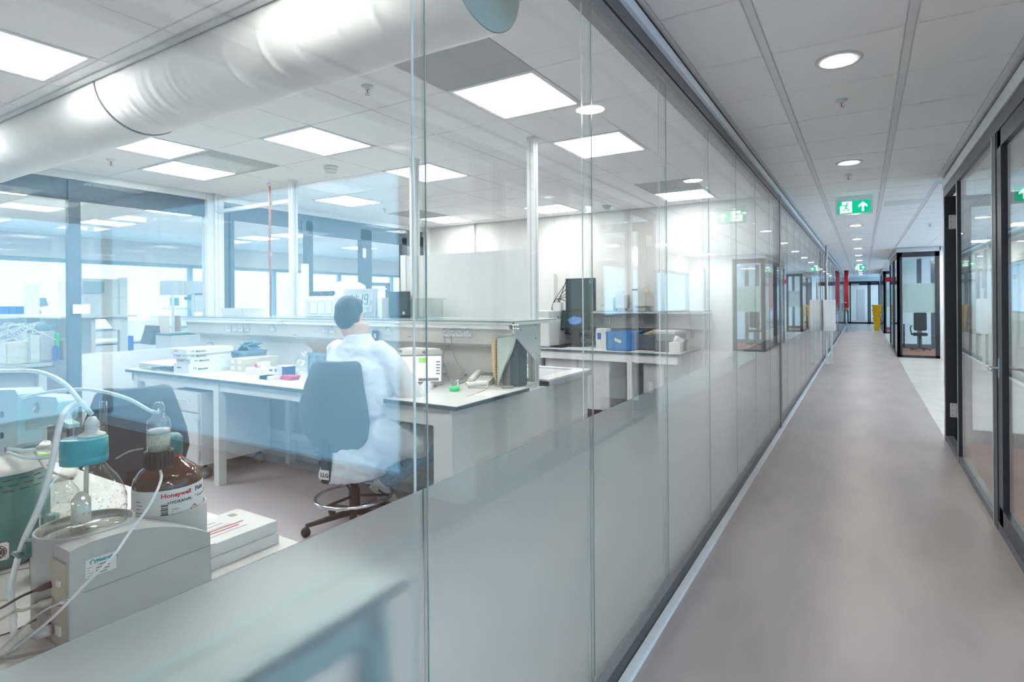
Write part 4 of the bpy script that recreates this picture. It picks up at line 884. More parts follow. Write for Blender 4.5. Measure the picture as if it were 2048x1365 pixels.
for k in range(7): b.curve([(xm + random.uniform(.0, .1), 6.62, 1.7 - k * .05), (xm + random.uniform(-.12, -.02), 6.58, 1.45), (xm + random.uniform(-.15, 0), 6.55, 1.25), (xm + random.uniform(-.1, .2), 6.5, 1.05), (xm + random.uniform(0, .7), 6.45, .95), (xm + random.uniform(.3, .9), 6.4, RB + .02)], .005, 6)
tag(b.build('monitor_cables', M['cblack']), 'loose black monitor cables hanging behind the rear bench screens', 'cables', kind='stuff')
y = 6.6; x0, x1, z0, z1 = pbox(1192, 1226, 595, 613, y); r = thing('carton', 'small cream box with print on the rear shelf', 'box', ((x0 + x1) / 2, y, ZS)); bx('box_body', M['cream'], x0, x1, y, y + .18, ZS, z1, r, ch=.003); bx('print', M['lgrey'], x0 + .06, x0 + .12, y - .002, y, ZS + .05, ZS + .09, r)
x0, x1, z0, z1 = pbox(1229, 1252, 585, 613, y); r = thing('jug', 'white jug with a round dial on the rear shelf', 'jug', ((x0 + x1) / 2, y, ZS)); bx('jug_body', M['white'], x0, x1, y, y + .15, ZS, z1, r, ch=.03); MB().tube([((x0 + x1) / 2, y + .07, z1), ((x0 + x1) / 2, y + .07, z1 + .03)], .03, 12).build('lid', M['whitem'], r)
x0, x1, z0, z1 = pbox(1256, 1295, 578, 613, y); r = thing('canister', 'large rounded cream canister with black slot on the rear shelf', 'canister', ((x0 + x1) / 2, y, ZS)); bx('canister_body', M['cream'], x0, x1, y, y + .25, ZS, z1 + .02, r, ch=.06); bx('slot', M['black'], x0 + .06, x0 + .13, y - .002, y + .001, z1 - .02, z1 + .0, r)
# boxes and crates
y = 6.25; x0, x1, z0, z1 = pbox(1192, 1213, 658, 697, y, zb=RB); r = thing('carton', 'white box with blue logo beside the blue crate', 'box', ((x0 + x1) / 2, y, RB)); bx('box_body', M['paper'], x0, x1, y, y + .12, RB, z1, r); bx('logo', M['bluep'], x0 + .02, x0 + .07, y - .002, y, RB + .11, RB + .19, r)
y = 6.02; x0, x1, z0, z1 = pbox(1213, 1260, 665, 700, y, zb=RB)
r = crate('blue_crate', x0, x1, y, y + .42, RB, z1 - RB, 'blue', 'blue plastic crate with a white label on the rear bench'); MB().box(0, .09, -.010, -.008, 0, .035, Matrix.Translation((x0 + .10, y, RB + .12)) @ Matrix.Rotation(.35, 4, 'Y')).build('label', M['paper'], r)
y = 6.25; x0, x1, z0, z1 = pbox(1284, 1306, 670, 696, y, zb=RB); crate('grey_crate', x0 - .12, x1, y, y + .3, RB, z1 - RB, 'grey', 'dark grey crate holding a brown paper roll, right of the blue crate')
tag(MB().tube([(x0 - .05, y + .12, z1 - .05), (x0 + .16, y + .16, z1 + .035)], .04, 12).build('paper_roll', M['card']), 'brown paper roll sticking out of the dark grey crate', 'roll')
y = 6.12; x0, x1, z0, z1 = pbox(1309, 1348, 660, 697, y, zb=RB); r = crate('grey_crate', x0, x1, y, y + .45, RB, z1 - RB - .05, 'grey', 'large lidded grey crate in the middle right of the rear bench'); bx('lid', M['lgrey'], x0 - .012, x1 + .012, y - .012, y + .46, z1 - .05, z1 - .02, r, ch=.004)
y = 5.99; x0, x1, z0, z1 = pbox(1338, 1360, 690, 703, y, zb=RB); r = thing('tissue_box', 'white tissue box with a tissue sticking up', 'box', ((x0 + x1) / 2, y, RB)); bx('box_body', M['paper'], x0, x1, y, y + .12, RB, z1 + .02, r, ch=.002)
MB().add([(x0 + .03, y + .05, z1 + .02), (x0 + .14, y + .07, z1 + .02), (x0 + .05, y + .08, z1 + .10), (x0 + .10, y + .03, z1 + .09), (x0 + .17, y + .06, z1 + .05)], [[0, 1, 3, 2], [1, 4, 3]]).build('tissue', M['paper'], r)
y = 6.1; x0, x1, z0, z1 = pbox(1375, 1412, 678, 698, y, zb=RB); x1 = min(x1, -1.80); x0 = x1 - .26
r = crate('dark_crate', x0, x1, y, y + .3, RB, .13, 'black', 'black open crate of blue packs at the right end of the rear bench', ribs=False)
for k in range(3): tag(bx('blue_pack', M['bgrey'], x0 + .02 + .075 * k, x0 + .085 + .075 * k, y + .02, y + .16, RB + .008, RB + .11 + .02 * k, ch=.008), ('left', 'middle', 'right')[k] + ' pale blue pack standing in the black crate', 'pack', 'packs in the black crate')
# ================================================================ near bench with titrator
NB = .85
r = thing('near_bench', 'near white laboratory bench standing against the corridor glass', 'workbench', (-2.2, .2, 0))
bx('bench_top', M['bench'], -3.4, -.855, -1.6, .868, NB - .004, NB, r); bx('top_edge', M['bedge'], -3.4, -.853, -1.6, .869, NB - .026, NB - .0042, r)
bx('end_rail', M['tealrail'], -.885, -.862, -1.55, .80, NB - .085, NB - .027, r); bx('back_rail', M['whitem'], -3.3, -.93, .76, .79, NB - .11, NB - .027, r)
for x, y in ((-.912, .775), (-.912, -1.5), (-3.3, .74), (-3.3, -1.5)): bx('leg', M['tealrail'], x, x + .05, y, y + .05, 0, NB - .027, r)
def lay(verts): return [Vector(v) for v in verts]
# --- instrument body
IX, IY = -1.16, .40
r = thing('titrator', 'light grey titration instrument with bottle wells standing on the near bench', 'instrument', (-1.23, .5, NB))
prof = [(.40, NB + .004)] + [(at_x(a_, b_, IX).y, at_x(a_, b_, IX).z) for a_, b_ in ((139, 1105), (160, 1094), (190, 1082), (225, 1071), (260, 1062), (294, 1057), (330, 1054), (360, 1055), (390, 1059), (420, 1066))] + [(at_x(424, 1150, IX).y, NB + .004)]
MB().prism([(IX, y, z) for y, z in prof], (-.115, 0, 0)).build('housing', M['instr'], r)
bx('side_recess', M['instry'], IX - .112, IX - .012, .3985, .401, NB + .012, 1.0, r); bx('corner_pillar', M['instr'], IX - .155, IX - .112, .398, .60, NB + .004, 1.005, r)
bx('foot_rail', M['cgrey'], IX - .15, IX - .005, .40, .62, NB, NB + .005, r)
MB().tube([(IX + .0006, .42 + .0, .946), (IX + .0006, .639, .946)], .0007, 5).build('housing_seam', M['cgrey'], r)
def well(cx, cy, rad, z0, z1, nm='bottle_well'):
    return MB().lathe([(rad - .004, z0 + .004), (rad, z0), (rad, z1), (rad - .003, z1 + .001), (rad - .004, z1), (rad - .004, z0 + .004), (.0001, z0 + .004)], cx, cy, 48).build(nm, M['instr'], r)
B1 = Vector((-1.268, .462, .90)); B2 = Vector((-1.285, .612, .90))
well(B1.x + .004, B1.y, .074, .90, 1.030); well(B2.x, B2.y, .070, .86, 1.010)
bx('well_base', M['instr'], -1.35, -1.17, .41, .635, .90, .945, r)
MB().box(IX - .15, IX - .125, .384, .402, .99, 1.018, ch=.002).box(IX - .165, IX - .13, .374, .398, .992, .998, ch=.002).build('teal_clip', M['tealp'], r)
# ports, plugs and cables on the side facing left
def sp(px, py, y=.3975): return at_y(px, py, y)
def port(px, py, w_, h_, m='black', t=.002):
    p = sp(px, py); bx('port', M[m], p.x - w_ / 2, p.x + w_ / 2, p.y - t, p.y + .002, p.z - h_ / 2, p.z + h_ / 2, r)
port(95, 1155, .007, .012); port(94, 1213, .006, .006); port(99, 1245, .006, .006); port(98, 1262, .010, .030, 'cgrey'); port(117, 1168, .012, .010, 'paper'); port(117, 1262, .016, .016, 'paper'); port(87, 1147, .004, .004, 'cgrey'); port(132, 1285, .004, .004, 'cgrey')
def cable(nm, m, pts, rad, label, grp=None, plug=None):
    if plug:
        t = thing(nm, label, 'cable', pts[0], grp); MB().curve(pts, rad, 8, 6).build('cable_run', M[m], t)
        a = Vector(pts[0]); d = (Vector(pts[1]) - a).normalized(); L, R2, m2 = plug
        MB().tube([a - d * .004, a + d * L * .6, a + d * L * .62, a + d * L], [R2, R2, R2 * .7, rad * 1.2], 12).build('plug', M[m2], t)
    else: tag(MB().curve(pts, rad, 8, 6).build(nm, M[m]), label, 'cable', grp)
q = lambda px, py, y: at_y(px, py, y)
def tz(px, py, z=NB + .006): return at_z(px, py, z)
cable('power_cable', 'cblack', [sp(97, 1172, .395), sp(70, 1182, .385), q(40, 1195, .37), q(0, 1218, .36), q(-40, 1235, .35)], .0022, 'black plug and cable entering the titrator side', None, (.03, .0055, 'cblack'))
cable('data_cable', 'cbeige', [sp(100, 1205, .395), sp(76, 1211, .385), q(45, 1222, .375), q(30, 1222, .37), tz(0, 1240), tz(-40, 1262)], .0026, 'beige plug and cable below the black plug on the titrator', None, (.03, .0065, 'cbeige'))
cable('electrode_cable', 'lgrey', [sp(135, 1203, .393), sp(100, 1216, .38), q(70, 1235, .375), q(40, 1262, .37), tz(0, 1300), tz(-40, 1330)], .0018, 'thin electrode cable with metal connector on the titrator', None, (.022, .004, 'chrome'))
cable('serial_cable', 'lgrey', [sp(98, 1262, .392), sp(72, 1270, .38), q(40, 1285, .37), tz(10, 1310), tz(-30, 1325)], .003, 'grey serial plug and cable low on the titrator side', None, (.035, .009, 'lgrey'))
cable('signal_cable', 'cgrey', [sp(136, 1285, .392), sp(100, 1300, .385), tz(60, 1308), tz(20, 1316), tz(-30, 1312)], .0028, 'thick grey signal cable lying along the bench front')
cable('loop_cable', 'cbeige', [tz(-20, 1215), q(10, 1200, .40), q(28, 1215, .39), q(30, 1245, .385), q(12, 1275, .38), tz(-25, 1290)], .0026, 'beige looping cable left of the titrator', 'looping bench cables')
cable('loop_cable', 'cblack', [tz(90, 1130), tz(55, 1120), tz(30, 1098), tz(10, 1085)], .003, 'black cable curling behind the white hose', 'looping bench cables')
cable('loop_cable', 'cgrey', [tz(70, 1135), tz(40, 1140), tz(0, 1150), tz(-30, 1155)], .0015, 'two thin grey cables behind the titrator foot', 'looping bench cables')
cable('loop_cable', 'cblack', [q(72, 1240, .39), tz(30, 1262), tz(0, 1272), tz(-30, 1280)], .0015, 'thin black cable under the serial plug', 'looping bench cables')
# type label on the face
def fx(px, py): return at_x(px, py, IX + .0012)
a, b_, c_, d_ = fx(171, 1121), fx(233, 1104), fx(232, 1139), fx(171, 1157)
L = thing('type_label', 'white label with teal lettering stuck on the titrator face', 'label', c_); 
yl, yr, zt_, zb_ = a.y, b_.y, (a.z + b_.z) / 2, (c_.z + d_.z) / 2
bx('label_sheet', M['paper'], IX, IX + .0008, yl, yr, zb_, zt_, L); h_ = zt_ - zb_; w_ = yr - yl
text('lettering', 'Metrohm', h_ * .27, (IX + .001, yl + w_ * .34, zb_ + h_ * .72), (0, 1, 0), (0, 0, 1), M['textt'], L, bold=.0004, depth=.0001)
b = MB(); b.tube([(IX + .0012, yl + w_ * .23 + .0035 * math.sin(t), zb_ + h_ * .80 + .0035 * math.cos(t)) for t in [(-2.5 + k * .5) for k in range(11)]], .0009, 5)
for k in range(4): b.box(IX + .0009, IX + .0012, yl + .002, yl + .002 + w_ * (.16, .1, .2, .18)[k], zb_ + h_ * (.52 - .15 * k), zb_ + h_ * (.545 - .15 * k))
b.build('emblem_and_lines', M['textt'], L)
text('lettering', 'KF 831', h_ * .16, (IX + .001, yl + w_ * .42, zb_ + h_ * .50), (0, 1, 0), (0, 0, 1), M['text'], L, depth=.0001) if False else None
b = MB()
for z, a0, a1 in ((.52, .42, .66), (.37, .35, .80), (.22, .33, .75), (.07, .30, .7)):
    x = a0
    while x < a1: b.box(IX + .0009, IX + .0012, yl + w_ * x, yl + w_ * (x + .03), zb_ + h_ * z, zb_ + h_ * (z + .05 + .03 * random.random())); x += .045
b.build('small_print', M['text'], L)
# --- clear bottle
def zy(py, px, P):  # height of a pixel row at the depth of P
    dep = P.x * fwd.x + P.y * fwd.y; return at_y(px, py, P.y).z
def cy(px, py, y): return at_y(px, py, y)
z_cap0, z_cap1 = cy(180, 928, B1.y).z, cy(180, 878, B1.y).z
r = thing('reagent_bottle', 'clear glass bottle with turquoise screw cap standing in the left titrator well', 'bottle', (B1.x, B1.y, .946))
zs = z_cap0
MB().lathe([(.0001, .946), (.055, .946), (.0625, .953), (.0635, 1.07), (.060, 1.085), (.050, zs - .034), (.036, zs - .014), (.031, zs - .004), (.030, zs + .004)], B1.x, B1.y, 48).build('bottle_body', M['bglass'], r)
MB().lathe([(.0001, .949), (.060, .955), (.0612, 1.03), (.0001, 1.03)], B1.x, B1.y, 40).build('liquid', M['bglass'], r)
MB().lathe([(.031, zs - .001), (.0355, zs), (.036, zs + .01), (.0345, zs + .012), (.036, zs + .014), (.0355, z_cap1 - .002), (.032, z_cap1), (.0001, z_cap1)], B1.x, B1.y, 40).build('screw_cap', M['teal'], r)
MB().lathe([(.0001, z_cap1), (.022, z_cap1), (.020, z_cap1 + .004), (.012, z_cap1 + .008), (.010, z_cap1 + .015), (.0115, z_cap1 + .018), (.010, z_cap1 + .021), (.0115, z_cap1 + .024), (.006, z_cap1 + .036), (.0001, z_cap1 + .036)], B1.x + .0, B1.y + .012, 24).build('tube_fitting', M['tubew'], r)
b = MB()
for dx, dy, rr, h_ in ((-.022, .0, .009, .05), (.0, .03, .006, .062)): b.tube([(B1.x + dx, B1.y + dy, z_cap1), (B1.x + dx, B1.y + dy, z_cap1 + h_)], rr, 12)
b.build('glass_stopper', M['cglass'], r)
MB().tube([(B1.x + .01, B1.y, z_cap1), (B1.x + .012, B1.y - .003, 1.04)], .004, 8).lathe([(.0001, 1.035), (.013, 1.037), (.0145, 1.042), (.0145, 1.080), (.006, 1.092), (.0001, 1.094)], B1.x + .012, B1.y - .01, 16).build('float_insert', M['offw'], r)
b = MB()
for k in range(260):
    a_ = random.uniform(0, 6.283); z = random.uniform(1.03, 1.083); b.sphere((B1.x + .0628 * math.cos(a_), B1.y + .0628 * math.sin(a_), z), random.uniform(.0007, .0016), 4)
tag(b.build('droplets', M['cglass'], r), kind='stuff')
b = MB()
for z, w_ in ((.985, .5), (1.0, .3), (1.015, .5)):
    b.tube([(B1.x + .0640 * math.cos(t), B1.y + .0640 * math.sin(t), z) for t in [(-1.1 + k * w_ / 5) for k in range(6)]], .0006, 4)
b.build('graduation', M['paper'], r)
# --- amber bottle
r = thing('solvent_bottle', 'brown glass reagent bottle with white printed label in the right titrator well', 'bottle', (B2.x, B2.y, .946))
R2 = .062; zc1, zc0 = cy(300, 862, B2.y).z, cy(300, 900, B2.y).z
zl = cy(311, 955, B2.y).z
MB().lathe([(.0001, .946), (.055, .946), (R2, .953), (R2, zl + .0), (R2 - .003, zl + .014), (.050, zl + .028), (.034, zc0 - .016), (.023, zc0 - .006), (.021, zc0)], B2.x, B2.y, 48).build('bottle_body', M['amber'], r)
MB().lathe([(.022, zc0 - .004), (.026, zc0 - .004), (.026, zc0 + .001), (.022, zc0 + .001)], B2.x, B2.y, 28).build('neck_ring', M['red'], r)
MB().lathe([(.0225, zc0), (.027, zc0 + .001), (.0275, zc1 - .008), (.021, zc1), (.0001, zc1)], B2.x, B2.y, 24).build('screw_cap', M['tealp'], r)
MB().lathe([(R2 + .0004, .955), (R2 + .0006, .956), (R2 + .0006, zl - .004), (R2 + .0004, zl - .003)], B2.x, B2.y, 64).build('label_wrap', M['paper'], r)
CA = math.atan2(-B2.y, -B2.x)  # towards the viewer
def cyl_pt(u, z, dr=.0012, bb=B2, R=R2): t = CA + u / R; return Vector((bb.x + (R + dr) * math.cos(t), bb.y + (R + dr) * math.sin(t), z))
def ctext(s, size, u0, z0, m, bold=.0, slant=0.):
    o = text('lettering', s, size, (0, 0, 0), (1, 0, 0), (0, 1, 0), m, r, bold=bold, depth=.00005)
    org = ORG[o.name]
    for v in o.data.vertices:
        c = v.co + org; p = cyl_pt(u0 + c.x, z0 + c.y + slant * c.x, .0012 + c.z); v.co = p - org
    return o
zq = zl - .018
ctext('Honeywell', .0125, -.012, zq, M['textr'], .0004); ctext('Fluka', .0125, .052, zq, M['text'], .0003)
ctext('HYDRANAL', .0085, -.001, zq - .014, M['text'], .0002); ctext('TM', .0035, .050, zq - .010, M['text']); ctext('Coulomat AG', .008, .057, zq - .014, M['text'])
ctext('1L', .007, .066, zq - .052, M['text'])
b = MB()
def cbar(u0, u1, z, t, dr=.0012): b.add([cyl_pt(u0, z, dr), cyl_pt(u1, z, dr), cyl_pt(u1, z + t, dr), cyl_pt(u0, z + t, dr)], [[0, 1, 2, 3]])
z = zq - .012
while z > .962:
    t = random.choice((.0008, .0014, .002, .003)); cbar(-.012, .0, z - t, t); z -= t + random.choice((.0008, .0012, .002))
for k, (u0, ln) in enumerate([(-.062, .012), (-.060, .014), (-.062, .011), (-.062, .016), (-.062, .022), (-.062, .026), (-.060, .024), (-.062, .040), (-.058, .034), (-.060, .026), (-.062, .036), (-.060, .020)]):
    cbar(u0, u0 + ln, zq - .006 - .0075 * k, .0013)
for k, ln in enumerate((.014, .045, .036, .026)): cbar(.006, .006 + ln, zq - .026 - .004 * k, .001)
b.build('small_print', M['text'], r)
b = MB(); 
for (u, z) in ((.016, .985), (.034, .990), (.050, 1.004)):
    pts = [(u - .014, z), (u, z + .014), (u + .014, z), (u, z - .014)]
    for i_ in range(4): b.tube([cyl_pt(*pts[i_]), cyl_pt(*pts[(i_ + 1) % 4])], .0007, 4)
b.build('hazard_diamond', M['textr'], r)
b = MB()
for (u, z) in ((.016, .985), (.050, 1.004)): b.add([cyl_pt(u - .003, z - .006), cyl_pt(u + .003, z - .006), cyl_pt(u + .004, z), cyl_pt(u, z + .007), cyl_pt(u - .004, z)], [[0, 1, 2, 3, 4]])
b.build('hazard_symbol', M['text'], r)
# --- drying tube
P = cy(318, 905, .545); 
r = thing('drying_tube', 'clear drying tube filled with pale granules in a black ribbed holder', 'tube', (P.x, P.y, cy(318, 935, .545).z))
z0, z1_ = cy(318, 903, .545).z, cy(318, 805, .545).z; H_ = z1_ - z0
MB().lathe([(.0001, z0), (.019, z0), (.0195, z0 + .55 * H_), (.018, z0 + .64 * H_), (.010, z0 + .72 * H_), (.0095, z0 + .92 * H_), (.006, z1_), (.0001, z1_)], P.x, P.y, 28).build('tube_glass', M['cglass'], r)
MB().lathe([(.0001, z0 + .001), (.0178, z0 + .001), (.0178, z0 + .36 * H_), (.0001, z0 + .37 * H_)], P.x, P.y, 24).build('granules', M['granule'], r)
MB().lathe([(.0001, z0 + .37 * H_), (.0178, z0 + .37 * H_), (.0178, z0 + .45 * H_), (.0001, z0 + .46 * H_)], P.x, P.y, 24).build('wool_plug', M['tubew'], r)
prof = []; zh = cy(318, 936, .545).z
b = MB().lathe([(.0001, zh), (.022, zh), (.0235, zh + .004), (.0235, z0 + .002), (.0001, z0 + .002)], P.x, P.y, 28)
for k in range(20):
    a_ = k * .314; b.tube([(P.x + .0235 * math.cos(a_), P.y + .0235 * math.sin(a_), zh + .004), (P.x + .0235 * math.cos(a_), P.y + .0235 * math.sin(a_), z0)], .0014, 5)
b.build('ribbed_holder', M['black'], r)
P0 = P
# --- titration stand (pale blue) at far left
SY = .52
r = thing('titration_stand', 'pale blue plastic titration stand head with a round hole at the left edge', 'instrument', cy(50, 1000, SY))
def pr(pts, y, dep, m, nm, par=r): return MB().prism([cy(a, b_, y) for a, b_ in pts], (0, dep, 0)).build(nm, M[m], par)
pr([(-60, 782), (30, 780), (36, 790), (34, 890), (0, 924), (-60, 930)], SY, .05, 'lab_b', 'head_block')
pr([(36, 800), (60, 792), (112, 795), (116, 805), (112, 840), (98, 852), (36, 864)], SY + .015, .04, 'lab_b', 'arm_block')
pr([(98, 848), (118, 828), (122, 842), (138, 850), (136, 858), (116, 850), (108, 852)], SY + .012, .02, 'lab_b', 'lever_arm')
for px_, py_, rr in ((71, 816, .013), (2, 830, .008), (2, 872, .008)):
    p = cy(px_, py_, SY + (.012 if px_ > 50 else -.003)); MB().tube([(p.x, p.y, p.z), (p.x, p.y + .006, p.z)], rr, 20).build('round_hole', M['bedge'] if px_ < 50 else M['cgrey'], r)
    if px_ > 50: MB().tube([(p.x - .006, p.y - .001, p.z - .006), (p.x + .006, p.y - .001, p.z + .004)], .004, 8).build('hole_spindle', M['chrome'], r)
for px_, w_ in ((52, .013), (12, .010)):
    p = cy(px_, 900, SY + .05); MB().tube([(p.x, p.y, NB), (p.x, p.y, p.z + .05)], w_, 16).build('stand_column', M['steel'], r)
p = cy(55, 890, SY + .04); MB().lathe([(.0001, p.z - .02), (.045, p.z - .02), (.045, p.z), (.0001, p.z)], p.x, p.y, 28).build('clamp_disc', M['alu'], r)
bx('warning_sticker', M['yellow'], cy(66, 938, SY + .03).x - .007, cy(66, 938, SY + .03).x + .007, SY + .03, SY + .032, cy(66, 938, SY + .03).z - .006, cy(66, 938, SY + .03).z + .006, r)
bx('stand_foot', M['offw'], -1.98, -1.72, .52, .68, NB, NB + .02, r)
# --- teal stirrer unit
V = Vector((-1.735, .475, NB))
r = thing('stirrer_unit', 'dark teal round stirrer unit with white lid and fan grille at the left edge', 'instrument', V)
VR = .085; zt = cy(50, 985, .44).z
MB().lathe([(.0001, NB), (VR * .88, NB), (VR * .93, NB + .01), (VR, NB + .06), (VR, zt), (.0001, zt)], V.x, V.y, 48).build('housing', M['tealp'], r)
MB().lathe([(.0001, zt), (VR * 1.01, zt), (VR * 1.02, zt + .008), (VR * .95, zt + .018), (.0001, zt + .022)], V.x, V.y, 48).build('lid', M['offw'], r)
VA = math.atan2(-V.y, -V.x)
def vp(a_, z, dr=.001): return Vector((V.x + (VR + dr) * math.cos(VA + a_), V.y + (VR + dr) * math.sin(VA + a_), z))
b = MB()
for k in range(3):
    for j in range(5): a_ = -.6 + .32 * j + .1 * (k % 2); b.add([vp(a_, zt - .012 - .012 * k), vp(a_ + .2, zt - .012 - .012 * k), vp(a_ + .2, zt - .010 - .012 * k), vp(a_, zt - .010 - .012 * k)], [[0, 1, 2, 3]])
b.build('vent_slots', M['black'], r)
g = vp(-.08, NB + .045, .002); nx = Vector((math.cos(VA - .08), math.sin(VA - .08), 0)); tx = Vector((-nx.y, nx.x, 0))
G = Matrix(((tx.x, 0, nx.x, g.x), (tx.y, 0, nx.y, g.y), (0, 1, 0, g.z), (0, 0, 0, 1)))
fg = MB().box(-.019, .019, -.019, .019, -.004, .002, G, ch=.003).build('fan_frame', M['alu'], r)
MB().lathe([(.0001, .0022), (.016, .0022), (.016, .003), (.0001, .003)], 0, 0, 24, G).build('fan_opening', M['black'], fg)
b = MB()
for rr in (.005, .0095, .014): b.tube([G @ Vector((rr * math.cos(k * .5236), rr * math.sin(k * .5236), .004)) for k in range(12)], .0008, 5, closed=True)
for k in range(4): a_ = k * math.pi / 2 + .785; b.tube([G @ Vector((.003 * math.cos(a_), .003 * math.sin(a_), .004)), G @ Vector((.021 * math.cos(a_), .021 * math.sin(a_), .004))], .0008, 5)
b.build('finger_guard', M['chrome'], fg)
# small dark bottle with teal cap
p = cy(96, 1060, .50); sb = Vector((p.x, .50, NB))
r = thing('small_bottle', 'small dark bottle with dark green cap between stirrer and titrator', 'bottle', sb)
MB().lathe([(.0001, NB), (.030, NB), (.031, NB + .07), (.018, NB + .095), (.016, NB + .10)], sb.x, sb.y, 28).build('bottle_body', M['ambd'], r)
MB().lathe([(.0001, NB + .128), (.019, NB + .127), (.020, NB + .098), (.0001, NB + .098)], sb.x, sb.y, 24).build('screw_cap', M['tealp'], r)
# second vessel lid and yellow-grey pieces behind
p = cy(105, 955, .62); r = thing('clamp_holder', 'clear glass vessel with white cover behind the white hose', 'vessel', (p.x, p.y, NB)); MB().lathe([(.0001, NB), (.05, NB), (.055, NB + .08), (.03, NB + .12), (.0001, NB + .12)], p.x, p.y, 28).build('vessel_body', M['cglass'], r); MB().lathe([(.0001, NB + .12), (.05, NB + .12), (.05, NB + .135), (.0001, NB + .14)], p.x, p.y, 24).build('cover', M['offw'], r)
# hoses
def hose(nm, m, pts, rad, label): tag(MB().curve(pts, rad, 10, 8).build(nm, M[m]), label, 'hose')
cf = Vector((B1.x, B1.y + .012, z_cap1 + .04))
hose('hose', 'tube', [cy(-30, 745, .46), cy(20, 742, .46), cy(75, 744, .455), cy(125, 765, .455), cy(162, 805, .46), cf], .0042, 'pale turquoise hose arching from the left edge to the clear bottle')
hose('hose', 'tube', [cy(42, 796, .50), cy(110, 783, .50), cy(180, 780, .51), cy(250, 796, .53), cy(300, 822, .545), Vector((P0.x, P0.y, z1_ - .02))], .0036, 'pale turquoise hose arching over to the drying tube')
hose('hose', 'tubew', [cy(170, 808, .47), cy(145, 812, .455), cy(122, 840, .43), cy(103, 930, .41), cy(80, 1010, .395), cy(45, 1090, .385), cy(24, 1170, .38), cy(26, 1240, .375), cy(28, 1300, .37), cy(5, 1345, .365)], .0050, 'thick milky hose hanging down in front of the titrator')
hose('hose', 'tubew', [Vector((P0.x, P0.y, zh)), cy(322, 960, .52), cy(300, 1010, .49), cy(262, 1062, .455), cy(225, 1115, .42), cy(165, 1175, .385), cy(110, 1232, .37), cy(40, 1290, .365), tz(-20, 1330)], .0022, 'thin clear hose running down across the titrator face')
hose('hose', 'tube', [cy(16, 898, .49), cy(50, 901, .49), cy(85, 898, .49), cy(108, 894, .49)], .0035, 'upper pale turquoise hose stub with yellow end')
hose('hose', 'tube', [cy(16, 905, .48), cy(50, 916, .48), cy(90, 916, .48), cy(108, 912, .48)], .0035, 'lower pale turquoise hose stub with yellow end')
hose('hose', 'cbeige', [cy(70, 905, .52), cy(90, 935, .50), cy(118, 950, .47), cy(145, 958, .45)], .0028, 'beige lead curling behind the clear bottle')
hose('hose', 'cgrey', [cy(232, 918, .60), cy(258, 904, .60), cy(285, 898, .60)], .0018, 'thin grey lead behind the brown bottle')
for k, (py0) in enumerate((896, 914)): tag(MB().tube([cy(78, py0, .487), cy(104, py0 - 2, .487)], .0055, 10).build('hose_sleeve', M['lime'] if k else M['offw']), ('upper white' if not k else 'lower yellow green') + ' sleeve on the short turquoise hose', 'sleeve')
# flat white cartons on bench
for k, (z0, z1_, dx) in enumerate(((NB, NB + .026, 0), (NB + .026, NB + .054, .006))):
    r = thing('flat_carton', ('lower' if not k else 'upper') + ' flat white carton of the pair beside the titrator', 'box', (-1.32, .73, z0), 'flat cartons by the titrator')
    bx('carton_body', M['paper'], -1.412 - dx, -1.248 - dx, .60, .842, z0, z1_, r, ch=.0012)
    if k:
        b = MB()
        for i_ in range(6): b.box(-1.40 + .02 * i_, -1.395 + .02 * i_, .65 + .01 * i_, .75 + .008 * i_, z1_ + .0003, z1_ + .0008)
        b.build('print', M['lgrey'], r); MB().box(-1.33, -1.327, .70, .80, z1_ + .0003, z1_ + .0008).box(-1.315, -1.312, .70, .78, z1_ + .0003, z1_ + .0008).build('red_print', M['textr'], r); MB().box(-1.395, -1.375, .80, .815, z1_ + .0003, z1_ + .0008).build('grey_stamp', M['cgrey'], r)
